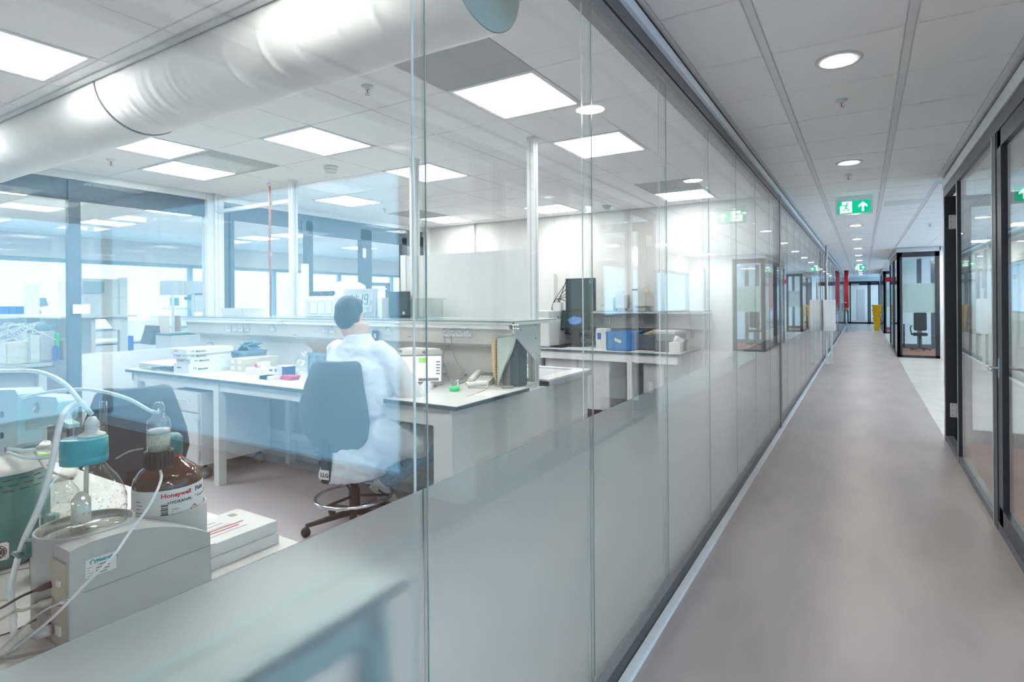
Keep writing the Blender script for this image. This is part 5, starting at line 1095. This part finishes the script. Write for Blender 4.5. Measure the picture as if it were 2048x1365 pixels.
# ================================================================ chairs
def lab_chair(nm, label, loc, rz, zs, ring=True, lg=False, bw=1.0, bh=.56, bz=None):
    r = thing(nm, label, 'chair', loc)
    o = Vector(loc); W = lambda x, y, z: Vector((o.x + x, o.y + y, z))
    bz = bz if bz is not None else zs - .02
    # backrest: loft of rows
    rows = []; n = 14
    def wd(t): return (.165 + .02 * t) if t < .0 else (.10 + .0) if False else (.175 * math.sin(min(1, t / .22) * 1.4) ** .35 if t < .12 else .0)
    outline = [(0, .11), (.025, .15), (.08, .18), (.18, .208), (.34, .228), (.52, .218), (.72, .190), (.88, .166), (.95, .155), (.985, .138), (1, .115)]
    vs = []; fs = []; K = 16
    for t, hw in outline:
        z = bz + bh * t
        for k in range(K + 1):
            u = -1 + 2 * k / K; x = u * hw * bw
            cur = .07 * u * u + .04 * math.sin(math.pi * t) * -1
            vs.append(W(x, -.235 + cur, z))
    m_ = len(outline)
    front = [v + Vector((0, .045, 0)) for v in vs]
    for i in range(m_ - 1):
        for k in range(K): a = i * (K + 1) + k; fs.append([a, a + 1, a + K + 2, a + K + 1])
    nb_ = len(vs); fs += [[nb_ + i for i in f][::-1] for f in fs]
    loop = list(range(K + 1)) + [i * (K + 1) + K for i in range(1, m_)] + [(m_ - 1) * (K + 1) + k for k in range(K - 1, -1, -1)] + [i * (K + 1) for i in range(m_ - 2, 0, -1)]
    for i in range(len(loop)): a, c_ = loop[i], loop[(i + 1) % len(loop)]; fs.append([a, c_, nb_ + c_, nb_ + a])
    bk = MB().add(vs + front, fs, True).build('backrest', M['chairf'], r)
    bv = bk.modifiers.new('bevel', 'BEVEL'); bv.width = .012; bv.segments = 3; bv.limit_method = 'ANGLE'; bv.angle_limit = .9
    MB().box(o.x - .19, o.x + .19, o.y - .17, o.y + .20, zs - .08, zs - .02, ch=.028).build('seat', M['chairf'], r)
    sp_ = MB().box(o.x - .035, o.x + .035, o.y - .255, o.y - .215, zs - .20, zs + .12, ch=.008).box(o.x - .03, o.x + .03, o.y - .23, o.y + .1, zs - .10, zs - .07).build('back_bracket', M['black'], r)
    if lg:
        bx('badge', M['paper'], o.x - .034, o.x + .034, o.y - .2565, o.y - .2552, zs - .172, zs - .115, sp_); text('badge_letters', 'LLG', .036, (o.x - .030, o.y - .2570, zs - .157), (1, 0, 0), (0, 0, 1), M['text'], sp_, bold=.0008)
    MB().curve([W(-.05, -.1, zs - .12), W(-.12, -.14, zs - .12), W(-.14, -.16, zs - .12)], .02, 10).build('lever_knob', M['black'], r)
    MB().tube([W(0, 0, .09), W(0, 0, .25), W(0, 0, .251), W(0, 0, zs - .06)], [.034, .034, .024, .024], 16).build('gas_column', M['black'], r)
    if ring:
        MB().tube([W(.235 * math.cos(k * .2618), .235 * math.sin(k * .2618), .20) for k in range(24)], .011, 8, closed=True).build('foot_ring', M['chrome'], r)
        b = MB()
        for k in range(3): a = k * 2.094 + .4; b.tube([W(.03 * math.cos(a), .03 * math.sin(a), .20), W(.235 * math.cos(a), .235 * math.sin(a), .20)], .009, 8)
        b.build('ring_spoke', M['black'], r)
    for k in range(5):
        a = k * 1.2566 + .3; b = MB().tube([W(.02 * math.cos(a), .02 * math.sin(a), .10), W(.29 * math.cos(a), .29 * math.sin(a), .065)], [.024, .014], 8)
        lg_ = b.build('star_leg', M['black'], r); MB().tube([W(.29 * math.cos(a) - .012 * math.sin(a), .29 * math.sin(a) + .012 * math.cos(a), .028), W(.29 * math.cos(a) + .012 * math.sin(a), .29 * math.sin(a) - .012 * math.cos(a), .028)], .028, 12).build('glide', M['black'], lg_)
    r.rotation_euler = (0, 0, rz); return r
cbase = at_y(700, 1050, 2.42)
lab_chair('laboratory_chair', 'dark grey laboratory chair with chrome foot ring on which the person sits', (-2.84, 2.44, 0), .14, .55, lg=True, bw=1.14, bh=.55, bz=.53)
lab_chair('laboratory_chair', 'empty dark laboratory chair behind the brown bottle', (-3.56, 1.55, 0), 1.05, .52, ring=False, bw=1.08, bh=.52, bz=.47)
# ================================================================ person
pt = lambda px, py, y: at_y(px, py, y)
per = thing('person', 'seated person in white lab coat, blue jeans and white shoes turned away towards the tablet', 'person', (-2.83, 2.44, 0))
def loft(b, secs, n=20):
    """secs: (centre, half-width vector, half-depth vector)"""
    vs = []; fs = []
    for c, a, d in secs:
        c, a, d = Vector(c), Vector(a), Vector(d)
        for k in range(n):
            t = 2 * math.pi * k / n; vs.append(c + a * (math.copysign(abs(math.cos(t)) ** .85, math.cos(t))) + d * (math.copysign(abs(math.sin(t)) ** .85, math.sin(t))))
    for i in range(len(secs) - 1):
        for k in range(n): fs.append([i * n + k, i * n + (k + 1) % n, (i + 1) * n + (k + 1) % n, (i + 1) * n + k])
    fs += [list(range(n))[::-1], [(len(secs) - 1) * n + k for k in range(n)]]
    return b.add(vs, fs, True)
def limb(b, pts, rs, sub=5, n=14):
    P_ = smooth(pts, sub); R3 = []
    for i in range(len(pts) - 1):
        for k in range(sub): R3.append(rs[i] + (rs[i + 1] - rs[i]) * k / sub)
    R3.append(rs[-1]); b.tube(P_, R3, n); b.sphere(pts[0], rs[0], 10); b.sphere(pts[-1], rs[-1], 10); return b
def fuse(o, vox, it=6, disp=0., sc=.1):
    m_ = o.modifiers.new('fuse', 'REMESH'); m_.mode = 'VOXEL'; m_.voxel_size = vox; m_.use_smooth_shade = True
    s_ = o.modifiers.new('smooth', 'SMOOTH'); s_.factor = .6; s_.iterations = it
    if disp:
        tx_ = D.textures.new(o.name + '_folds', 'WOOD'); tx_.wood_type = 'BANDNOISE'; tx_.noise_basis = 'BLENDER_ORIGINAL'; tx_.noise_scale = sc; tx_.turbulence = 12
        d_ = o.modifiers.new('folds', 'DISPLACE'); d_.texture = tx_; d_.strength = disp; d_.mid_level = .5; d_.texture_coords = 'LOCAL'
    return o
hipc = Vector((-2.80, 2.44, .62)); neck = Vector((-2.865, 2.50, 1.205)); chest = Vector((-2.83, 2.47, 1.02))
fx_, rx_ = Vector((-.10, .995, 0)), Vector((.995, .10, 0))     # facing and right of the torso
shR, shL = neck + rx_ * .20 + Vector((0, 0, -.075)), neck - rx_ * .195 + Vector((0, 0, -.075))
elR = pt(838, 812, 2.62); haR = pt(855, 772, 2.86); wrR = elR + (haR - elR) * .86
elL = Vector((-3.13, 2.66, .90)); haL = Vector((-2.88, 2.86, .905))
kR, kL = pt(864, 884, 2.70), Vector((-2.46, 2.90, .60))
aR, aL = pt(775, 958, 2.66), Vector((-2.86, 2.76, .26))
hR, hL = hipc + Vector((.08, -.02, -.02)), hipc + Vector((-.04, .07, -.02))
# continuous body under the clothes: torso, neck, head, arms
b = MB(); hc = pt(700, 630, 2.50)
loft(b, [(hipc, rx_ * .15, fx_ * .11), (hipc + Vector((0, 0, .2)), rx_ * .13, fx_ * .09), (chest, rx_ * .16, fx_ * .09), (neck - Vector((0, 0, .05)), rx_ * .12, fx_ * .07), (neck, rx_ * .058, fx_ * .06), (neck + Vector((0, .01, .10)), rx_ * .052, fx_ * .058)])
HF = Vector((math.sin(-.42), math.cos(-.42), 0)); HR_ = Vector((HF.y, -HF.x, 0))
HM = Matrix(((HR_.x, HF.x, 0, hc.x), (HR_.y, HF.y, 0, hc.y), (0, 0, 1, hc.z), (0, 0, 0, 1)))
def hs(b, c, s_): 
    T = HM @ Matrix.Translation(c) @ Matrix.Diagonal((*s_, 1)); prof = [(max(1e-5, math.sin(math.pi * i / 14)), -math.cos(math.pi * i / 14)) for i in range(15)]; return b.lathe(prof, 0, 0, 24, T)
hs(b, (0, 0, .015), (.078, .095, .098)); hs(b, (0, .035, -.05), (.058, .062, .062)); hs(b, (0, .098, -.015), (.013, .02, .028)); hs(b, (0, .06, -.10), (.03, .035, .025))
for s_ in (-1, 1): hs(b, (s_ * .078, -.002, -.01), (.010, .018, .032)); hs(b, (s_ * .03, .085, .02), (.02, .012, .008))
hs(b, (0, .088, -.058), (.024, .012, .008))
limb(b, [shR, elR, wrR], [.05, .042, .028]); limb(b, [shL, elL, haL - Vector((.03, .03, 0))], [.05, .042, .028])
limb(b, [neck + Vector((0, -.01, -.02)), hc + Vector((0, -.02, -.07))], [.058, .055])
body = fuse(b.build('body', M['skin'], per), .011, 4)
# eyes, hair, glasses as children
b = MB()
for s_ in (-1, 1): hs(b, (s_ * .03, .088, .012), (.011, .008, .007))
b.build('eyes', M['paper'], per); b = MB()
for s_ in (-1, 1): hs(b, (s_ * .03, .0955, .012), (.005, .002, .005))
b.build('pupils', M['black'], per)
b = MB(); hs(b, (0, -.016, .035), (.087, .098, .096)); hs(b, (0, -.045, -.01), (.083, .070, .088)); hs(b, (0, .05, .08), (.066, .05, .036)); hs(b, (0, -.05, -.055), (.062, .048, .045))
fuse(b.build('hair', M['hair'], per), .010, 3)
b = MB()
for s_ in (-1, 1):
    b.tube([HM @ Vector((s_ * .032 + .02 * math.cos(t), .104, .012 + .015 * math.sin(t))) for t in [k * .524 for k in range(12)]], .0015, 5, closed=True)
    b.tube([HM @ Vector((s_ * .052, .104, .018)), HM @ Vector((s_ * .08, .06, .018)), HM @ Vector((s_ * .084, -.005, .012))], .002, 5)
b.tube([HM @ Vector((-.012, .106, .016)), HM @ Vector((.012, .106, .016))], .0015, 5); b.build('glasses', M['chrome'], per)
# coat
b = MB(); Z = Vector((0, 0, 1))
th = Vector((.62, .78, 0)).normalized(); ts = Vector((th.y, -th.x, 0))
loft(b, [(hipc + Vector((-.03, -.02, -.27)), ts * .225, th * .205), (hipc + Vector((.0, .0, -.13)), ts * .225, th * .20), (hipc + Vector((0, 0, -.0)), ts * .215, th * .20), (hipc + Vector((.02, .0, .13)), rx_ * .205, fx_ * .175), (hipc + Vector((.015, .01, .26)), rx_ * .21, fx_ * .165), (chest, rx_ * .225, fx_ * .155), (neck - Z * .12, rx_ * .225, fx_ * .13), (neck - Z * .06, rx_ * .185, fx_ * .11), (neck - Z * .02, rx_ * .11, fx_ * .09), (neck + Z * .005, rx_ * .080, fx_ * .078), (neck + Z * .028, rx_ * .072, fx_ * .072)], 28)
limb(b, [shR - rx_ * .02 - Z * .01, shR + (elR - shR) * .35, elR, wrR + (haR - elR) * .02], [.074, .082, .074, .048]); limb(b, [shL + rx_ * .02 - Z * .01, elL, haL - Vector((.045, .045, 0))], [.072, .070, .05])
limb(b, [hR + Vector((0, 0, .015)), kR + (hR - kR) * .22 + Vector((0, 0, .01))], [.15, .122]); limb(b, [hL, kL + (hL - kL) * .22], [.135, .118])
e_ = kR + (hR - kR) * .30
loft(b, [(hR + Vector((-.02, -.02, -.20)), ts * .10, th * .20), (hR + Vector((.02, 0, -.02)), ts * .11, th * .2)], 16)
b.prism([hR + Vector((-.05, -.10, -.02)), e_ + Vector((.02, -.06, -.02)), e_ + Vector((0, -.05, -.10)), hR + Vector((-.04, -.09, -.24))], (.03, .10, 0))
coat = fuse(b.build('lab_coat', M['coat'], per), .010, 5, .0055, .09)
# jeans
b = MB(); limb(b, [hR, kR, aR], [.09, .080, .062]); limb(b, [hL, kL, aL], [.09, .080, .062]); b.sphere(hipc - Z * .02, .14, 12, (1.1, .95, .8))
fuse(b.build('jeans', M['jeans'], per), .010, 3, .005, .06)
# shoes
def shoe(heel, toe, up_, side):
    heel, toe = Vector(heel), Vector(toe); d = (toe - heel).normalized(); up_ = (Vector(up_) - d * Vector(up_).dot(d)).normalized(); s_ = d.cross(up_); L = (toe - heel).length
    b = MB(); P_ = lambda t, u, v: heel + d * (t * L) + s_ * u + up_ * v
    loft(b, [(P_(-.02, 0, .035), s_ * .022, up_ * .028), (P_(.05, 0, .045), s_ * .036, up_ * .042), (P_(.25, 0, .05), s_ * .04, up_ * .05), (P_(.5, 0, .04), s_ * .043, up_ * .038), (P_(.75, 0, .03), s_ * .047, up_ * .03), (P_(.93, 0, .024), s_ * .036, up_ * .022), (P_(1.0, 0, .02), s_ * .016, up_ * .012)], 18)
    sh = fuse(b.build('shoe', M['shoe'], per), .006, 3)
    b = MB(); loft(b, [(P_(-.03, 0, .006), s_ * .02, up_ * .010), (P_(.08, 0, .006), s_ * .040, up_ * .010), (P_(.45, 0, .005), s_ * .042, up_ * .009), (P_(.78, 0, .005), s_ * .050, up_ * .009), (P_(1.0, 0, .008), s_ * .022, up_ * .007)], 16); b.build('sole', M['offw'], sh)
    b = MB(); k_ = side * .0475
    sw = [(.62, .045), (.40, .022), (.24, .024), (.16, .050), (.22, .036), (.40, .034)]
    b.prism([P_(t, k_ - side * .004, v) for t, v in sw], s_ * (side * .004)); b.build('swoosh_stripe', M['navy'], sh)
    b = MB()
    for k in range(4): b.tube([P_(.42 + .08 * k, -.02, .078 - .010 * k), P_(.42 + .08 * k, .02, .078 - .010 * k)], .003, 6)
    b.build('laces', M['paper'], sh)
shoe(pt(741, 975, 2.58), pt(793, 1006, 2.70), (.2, 0, 1), 1); shoe(pt(722, 968, 2.74), pt(765, 1000, 2.92), (.2, 0, 1), 1)
# hands
def hand(wr, d, up_, name='hand'):
    wr, d = Vector(wr), Vector(d).normalized(); up_ = Vector(up_); s_ = d.cross(up_).normalized(); up_ = s_.cross(d)
    b = MB(); P_ = lambda t, u, v: wr + d * t + s_ * u + up_ * v
    loft(b, [(P_(-.04, 0, 0), s_ * .024, up_ * .020), (P_(.01, 0, 0), s_ * .028, up_ * .016), (P_(.05, 0, 0), s_ * .039, up_ * .015), (P_(.085, 0, -.002), s_ * .038, up_ * .012)], 14)
    for k, (L, u) in enumerate(((.072, -.028), (.08, -.009), (.074, .010), (.058, .028))):
        L1, L2, L3 = L * .45, L * .32, L * .23
        limb(b, [P_(.075, u, -.001), P_(.085 + L1, u * 1.15, -.006), P_(.085 + L1 + L2 * .85, u * 1.2, -.022), P_(.085 + L1 + L2 * .85 + L3 * .5, u * 1.2, -.038)], [.009, .0088, .008, .0068], 3, 10)
    limb(b, [P_(.015, -.026, -.004), P_(.045, -.052, -.012), P_(.075, -.058, -.022)], [.012, .010, .008], 3, 10)
    return fuse(b.build(name, M['skin'], per), .0036, 2)
hand(wrR, haR - elR, (0, .3, 1)); hand(haL - Vector((.03, .03, 0)), haL - elL, (0, 0, 1))
# ================================================================ second laboratory beyond the partition
Q = at_x
def rx(nm, m, x, px0, px1, py0, py1, dep, label, cat, par=None, zb=None, ch=.0):
    a, c_ = Q(px0, py1, x), Q(px1, py0, x); z0 = zb if zb is not None else min(a.z, c_.z)
    o_ = bx(nm, M[m], x - dep, x, a.y, c_.y, z0, c_.z, par, ch)
    return tag(o_, label, cat) if label else o_
r = thing('far_wing', 'white service wing end with louvred grille beyond the partition', 'service wing', (-8, 3, 0))
a, c_ = Q(160, 655, -7.4), Q(240, 558, -7.4)
rx('end_panel', 'white', -7.4, 160, 242, 559, 640, .05, None, None, r); rx('end_column', 'white', -7.38, 240, 255, 556, 700, .06, None, None, r, zb=0)
g0, g1 = Q(168, 586, -7.38), Q(208, 564, -7.38)
for k in range(10): y = g0.y + (g1.y - g0.y) * k / 10; bx('grille_slat', M['facade'], -7.385, -7.375, y, y + .02, g0.z, g1.z, r)
MB().prism([Q(205, 632, -7.38), Q(240, 632, -7.38), Q(240, 660, -7.38), Q(228, 660, -7.38)], (.02, 0, 0)).build('end_bracket', M['whitem'], r)
bx('lower_spine', M['lgrey'], -11, -7.45, a.y, a.y + .35, 0, .86, r); bx('shelf', M['whitem'], -11, -7.3, a.y - .2, a.y + .5, 1.29, 1.31, r); bx('back_board', M['cream'], -11, -7.4, a.y + .1, a.y + .14, .86, 1.28, r)
rx('paper_notice', 'paper', XP + .04, 146, 180, 609, 628, .004, 'white sheet hooked on the blue grey partition post', 'sheet')
r = thing('far_bench', 'bench beyond the partition carrying devices at the left edge', 'workbench', (-8, 1.6, 0))
bx('bench_top', M['bench'], -9.5, -7.0, .6, 2.3, .83, .86, r); bx('top_edge', M['bedge'], -9.5, -6.99, .59, 2.31, .815, .83, r); bx('front_panel', M['lgrey'], -9.4, -7.1, .8, 2.2, .1, .8, r)
for y in (.8, 1.55, 2.2): bx('leg', M['whitem'], -7.08, -7.02, y, y + .06, 0, .82, r)
b0_ = Q(0, 628, -8.6)
for k, (p0, p1) in enumerate(((0, 17), (18, 32), (33, 48))):
    o_ = rx('blue_bin', 'blue', -8.6, p0, p1, 613, 629, .25, ('left', 'middle', 'right')[k] + ' blue bin of the row on the shelf beyond the partition', 'bin'); 
bx('shelf_board', M['whitem'], -9.2, -8.4, .4, 2.7, Q(0, 632, -8.6).z - .03, Q(0, 632, -8.6).z, r); bx('shelf_post', M['whitem'], -8.5, -8.44, Q(55, 600, -8.4).y, Q(55, 600, -8.4).y + .12, .85, Q(55, 568, -8.4).z, r); bx('shelf_post', M['whitem'], -8.5, -8.44, Q(124, 600, -8.4).y, Q(124, 600, -8.4).y + .12, .85, Q(124, 563, -8.4).z, r)
m_ = thing('far_monitor', 'blue lit back of a monitor on the shelf beyond the partition', 'monitor', Q(80, 625, -8.5)); MB().prism([Q(66, 596, -8.5), Q(92, 596, -8.5), Q(97, 612, -8.5), Q(70, 616, -8.5)], (-.04, 0, 0)).build('screen_back', M['bgrey'], m_); MB().prism([Q(66, 628, -8.5), Q(84, 628, -8.5), Q(76, 610, -8.5)], (-.05, 0, 0)).build('stand', M['bgrey'], m_)
for k, (p0, p1, q0, q1, m2, lb) in enumerate(((78, 112, 662, 713, 'lgrey', 'grey box instrument on the bench beyond the partition'), (112, 120, 665, 690, 'gcap', 'green and white carton beside the grey instrument'), (110, 119, 692, 702, 'bluep', 'small blue box below the green carton'), (128, 137, 682, 713, 'card', 'narrow brown carton beside the partition post'), (12, 60, 684, 708, 'offw', 'low white device with a dark knob at the left edge'), (58, 80, 670, 700, 'whitem', 'white plastic container with rods beyond the partition'))):
    rx('bench_device' if k not in (1, 2, 3) else 'carton', m2, -7.2 + .03 * k, p0, p1, q0, q1, .2, lb, 'device' if k not in (1, 2, 3) else 'box', ch=.01, zb=.86)
for k, (px_, py_) in enumerate(((55, 655), (78, 652))):
    p = Q(px_, py_, -7.35); t = thing('centrifuge', ('left' if not k else 'right') + ' blue and white small centrifuge beyond the partition', 'centrifuge', (p.x, p.y, p.z - .1)); MB().lathe([(.0001, p.z - .06), (.08, p.z - .06), (.085, p.z - .02), (.06, p.z + .03), (.0001, p.z + .04)], p.x, p.y, 20).build('lid', M['bgrey'], t); bx('housing', M['whitem'], p.x - .08, p.x + .08, p.y - .08, p.y + .08, p.z - .16, p.z - .06, t, ch=.02)
b = MB()
for k in range(12):
    p = Q(random.uniform(5, 70), random.uniform(668, 690), -7.1); b.curve([p, p + Vector((.0, .15 * random.uniform(-1, 1), .1)), p + Vector((0, .4 * random.uniform(-1, 1), -.02))], .006, 6)
tag(b.build('tube_bundle', M['tubew']), 'bundle of thin white tubes beyond the partition at the left edge', 'tubes', kind='stuff')
tag(MB().curve([Q(0, 660, -7.3), Q(15, 648, -7.3), Q(32, 652, -7.3), Q(42, 668, -7.3)], .012).build('arched_hose', M['lgrey']), 'arched grey hose beyond the partition', 'hose')
rx('box_clamp', 'bgrey', -7.4, 102, 113, 648, 660, .06, 'small tilted blue and white block above the grey instrument', 'block')
# middle group seen through the window bay
r = thing('window_bench', 'white bench below the far windows', 'workbench', (-10.5, 5.2, 0)); bx('bench_top', M['bench'], -11.2, -10.2, 3.4, 8.2, .82, .85, r); bx('top_edge', M['bedge'], -11.2, -10.19, 3.4, 8.2, .795, .82, r)
for y in (3.6, 5.4, 7.6): bx('leg', M['whitem'], -10.3, -10.24, y, y + .06, 0, .8, r)
rx('window_box', 'offw', -10.3, 265, 318, 640, 668, .3, 'long beige case standing on the bench below the windows', 'box', zb=.851); rx('carton', 'cardl', -10.2, 318, 340, 632, 668, .3, 'tall brown and white carton on the window bench', 'box', zb=.851)
rx('water_canister', 'bluep', -8.3, 255, 267, 672, 700, .1, 'tall blue container behind the partition near the white column', 'container', zb=0)
t = thing('far_chair', 'blue office chair seen beyond the partition', 'chair', (-8.6, 4, 0)); MB().prism([Q(300, 690, -8.6), Q(308, 665, -8.6), Q(311, 652, -8.6), Q(319, 652, -8.6), Q(321, 668, -8.6), Q(314, 690, -8.6)], (-.4, .05, 0)).build('backrest', M['chairf'], t); p = Q(305, 700, -8.6); bx('seat', M['chairf'], p.x - .45, p.x, p.y - .3, p.y + .15, .42, .5, t, ch=.02); MB().tube([(p.x - .2, p.y, 0), (p.x - .2, p.y, .42)], .03).build('gas_column', M['black'], t)
t = thing('glassware_rack', 'clear shelving rack of glassware and bottles before the white column', 'rack', Q(365, 665, -8.0))
rx('top_unit', 'lgrey', -8.0, 343, 415, 563, 590, .3, None, None, t)
for px_ in (347, 387): rx('rack_post', 'whitem', -7.98, px_ - 2, px_ + 2, 590, 665, .03, None, None, t)
for k, (p0, p1, q0, q1, m2) in enumerate(((352, 358, 596, 612, 'bgrey'), (380, 389, 594, 600, 'bgrey'), (356, 362, 632, 664, 'card'), (366, 386, 618, 664, 'cglass'), (390, 414, 587, 625, 'paper'))): rx('rack_item', m2, -8.0, p0, p1, q0, q1, .15, None, None, t)
rx('rack_base', 'bedge', -8.0, 340, 414, 665, 672, .4, None, None, t); rx('rack_shelf', 'whitem', -8.0, 344, 390, 616, 619, .25, None, None, t); bx('rack_foot', M['white'], -8.4, -8.0, Q(342, 670, -8).y, Q(414, 670, -8).y, 0, Q(342, 672, -8).z, t)
# door view items
for k, (p0, p1, lb) in enumerate(((484, 496, 'left'), (620, 640, 'middle'), (755, 800, 'right'))): 
    pass
r = thing('storage_rack', 'dark framed rack in the second laboratory seen through the door', 'rack', (-9, 8, 0))
for y in (7.4, 7.55, 8.6): bx('rack_post', M['bedge'], -9.0, -8.93, y, y + .07, 0, 1.85, r)
for z in (.5, 1.1, 1.7): bx('rack_shelf', M['whitem'], -9.4, -8.95, 7.4, 8.67, z, z + .03, r)
bx('rack_header', M['bedge'], -9.0, -8.93, 7.4, 8.67, 1.78, 1.85, r)
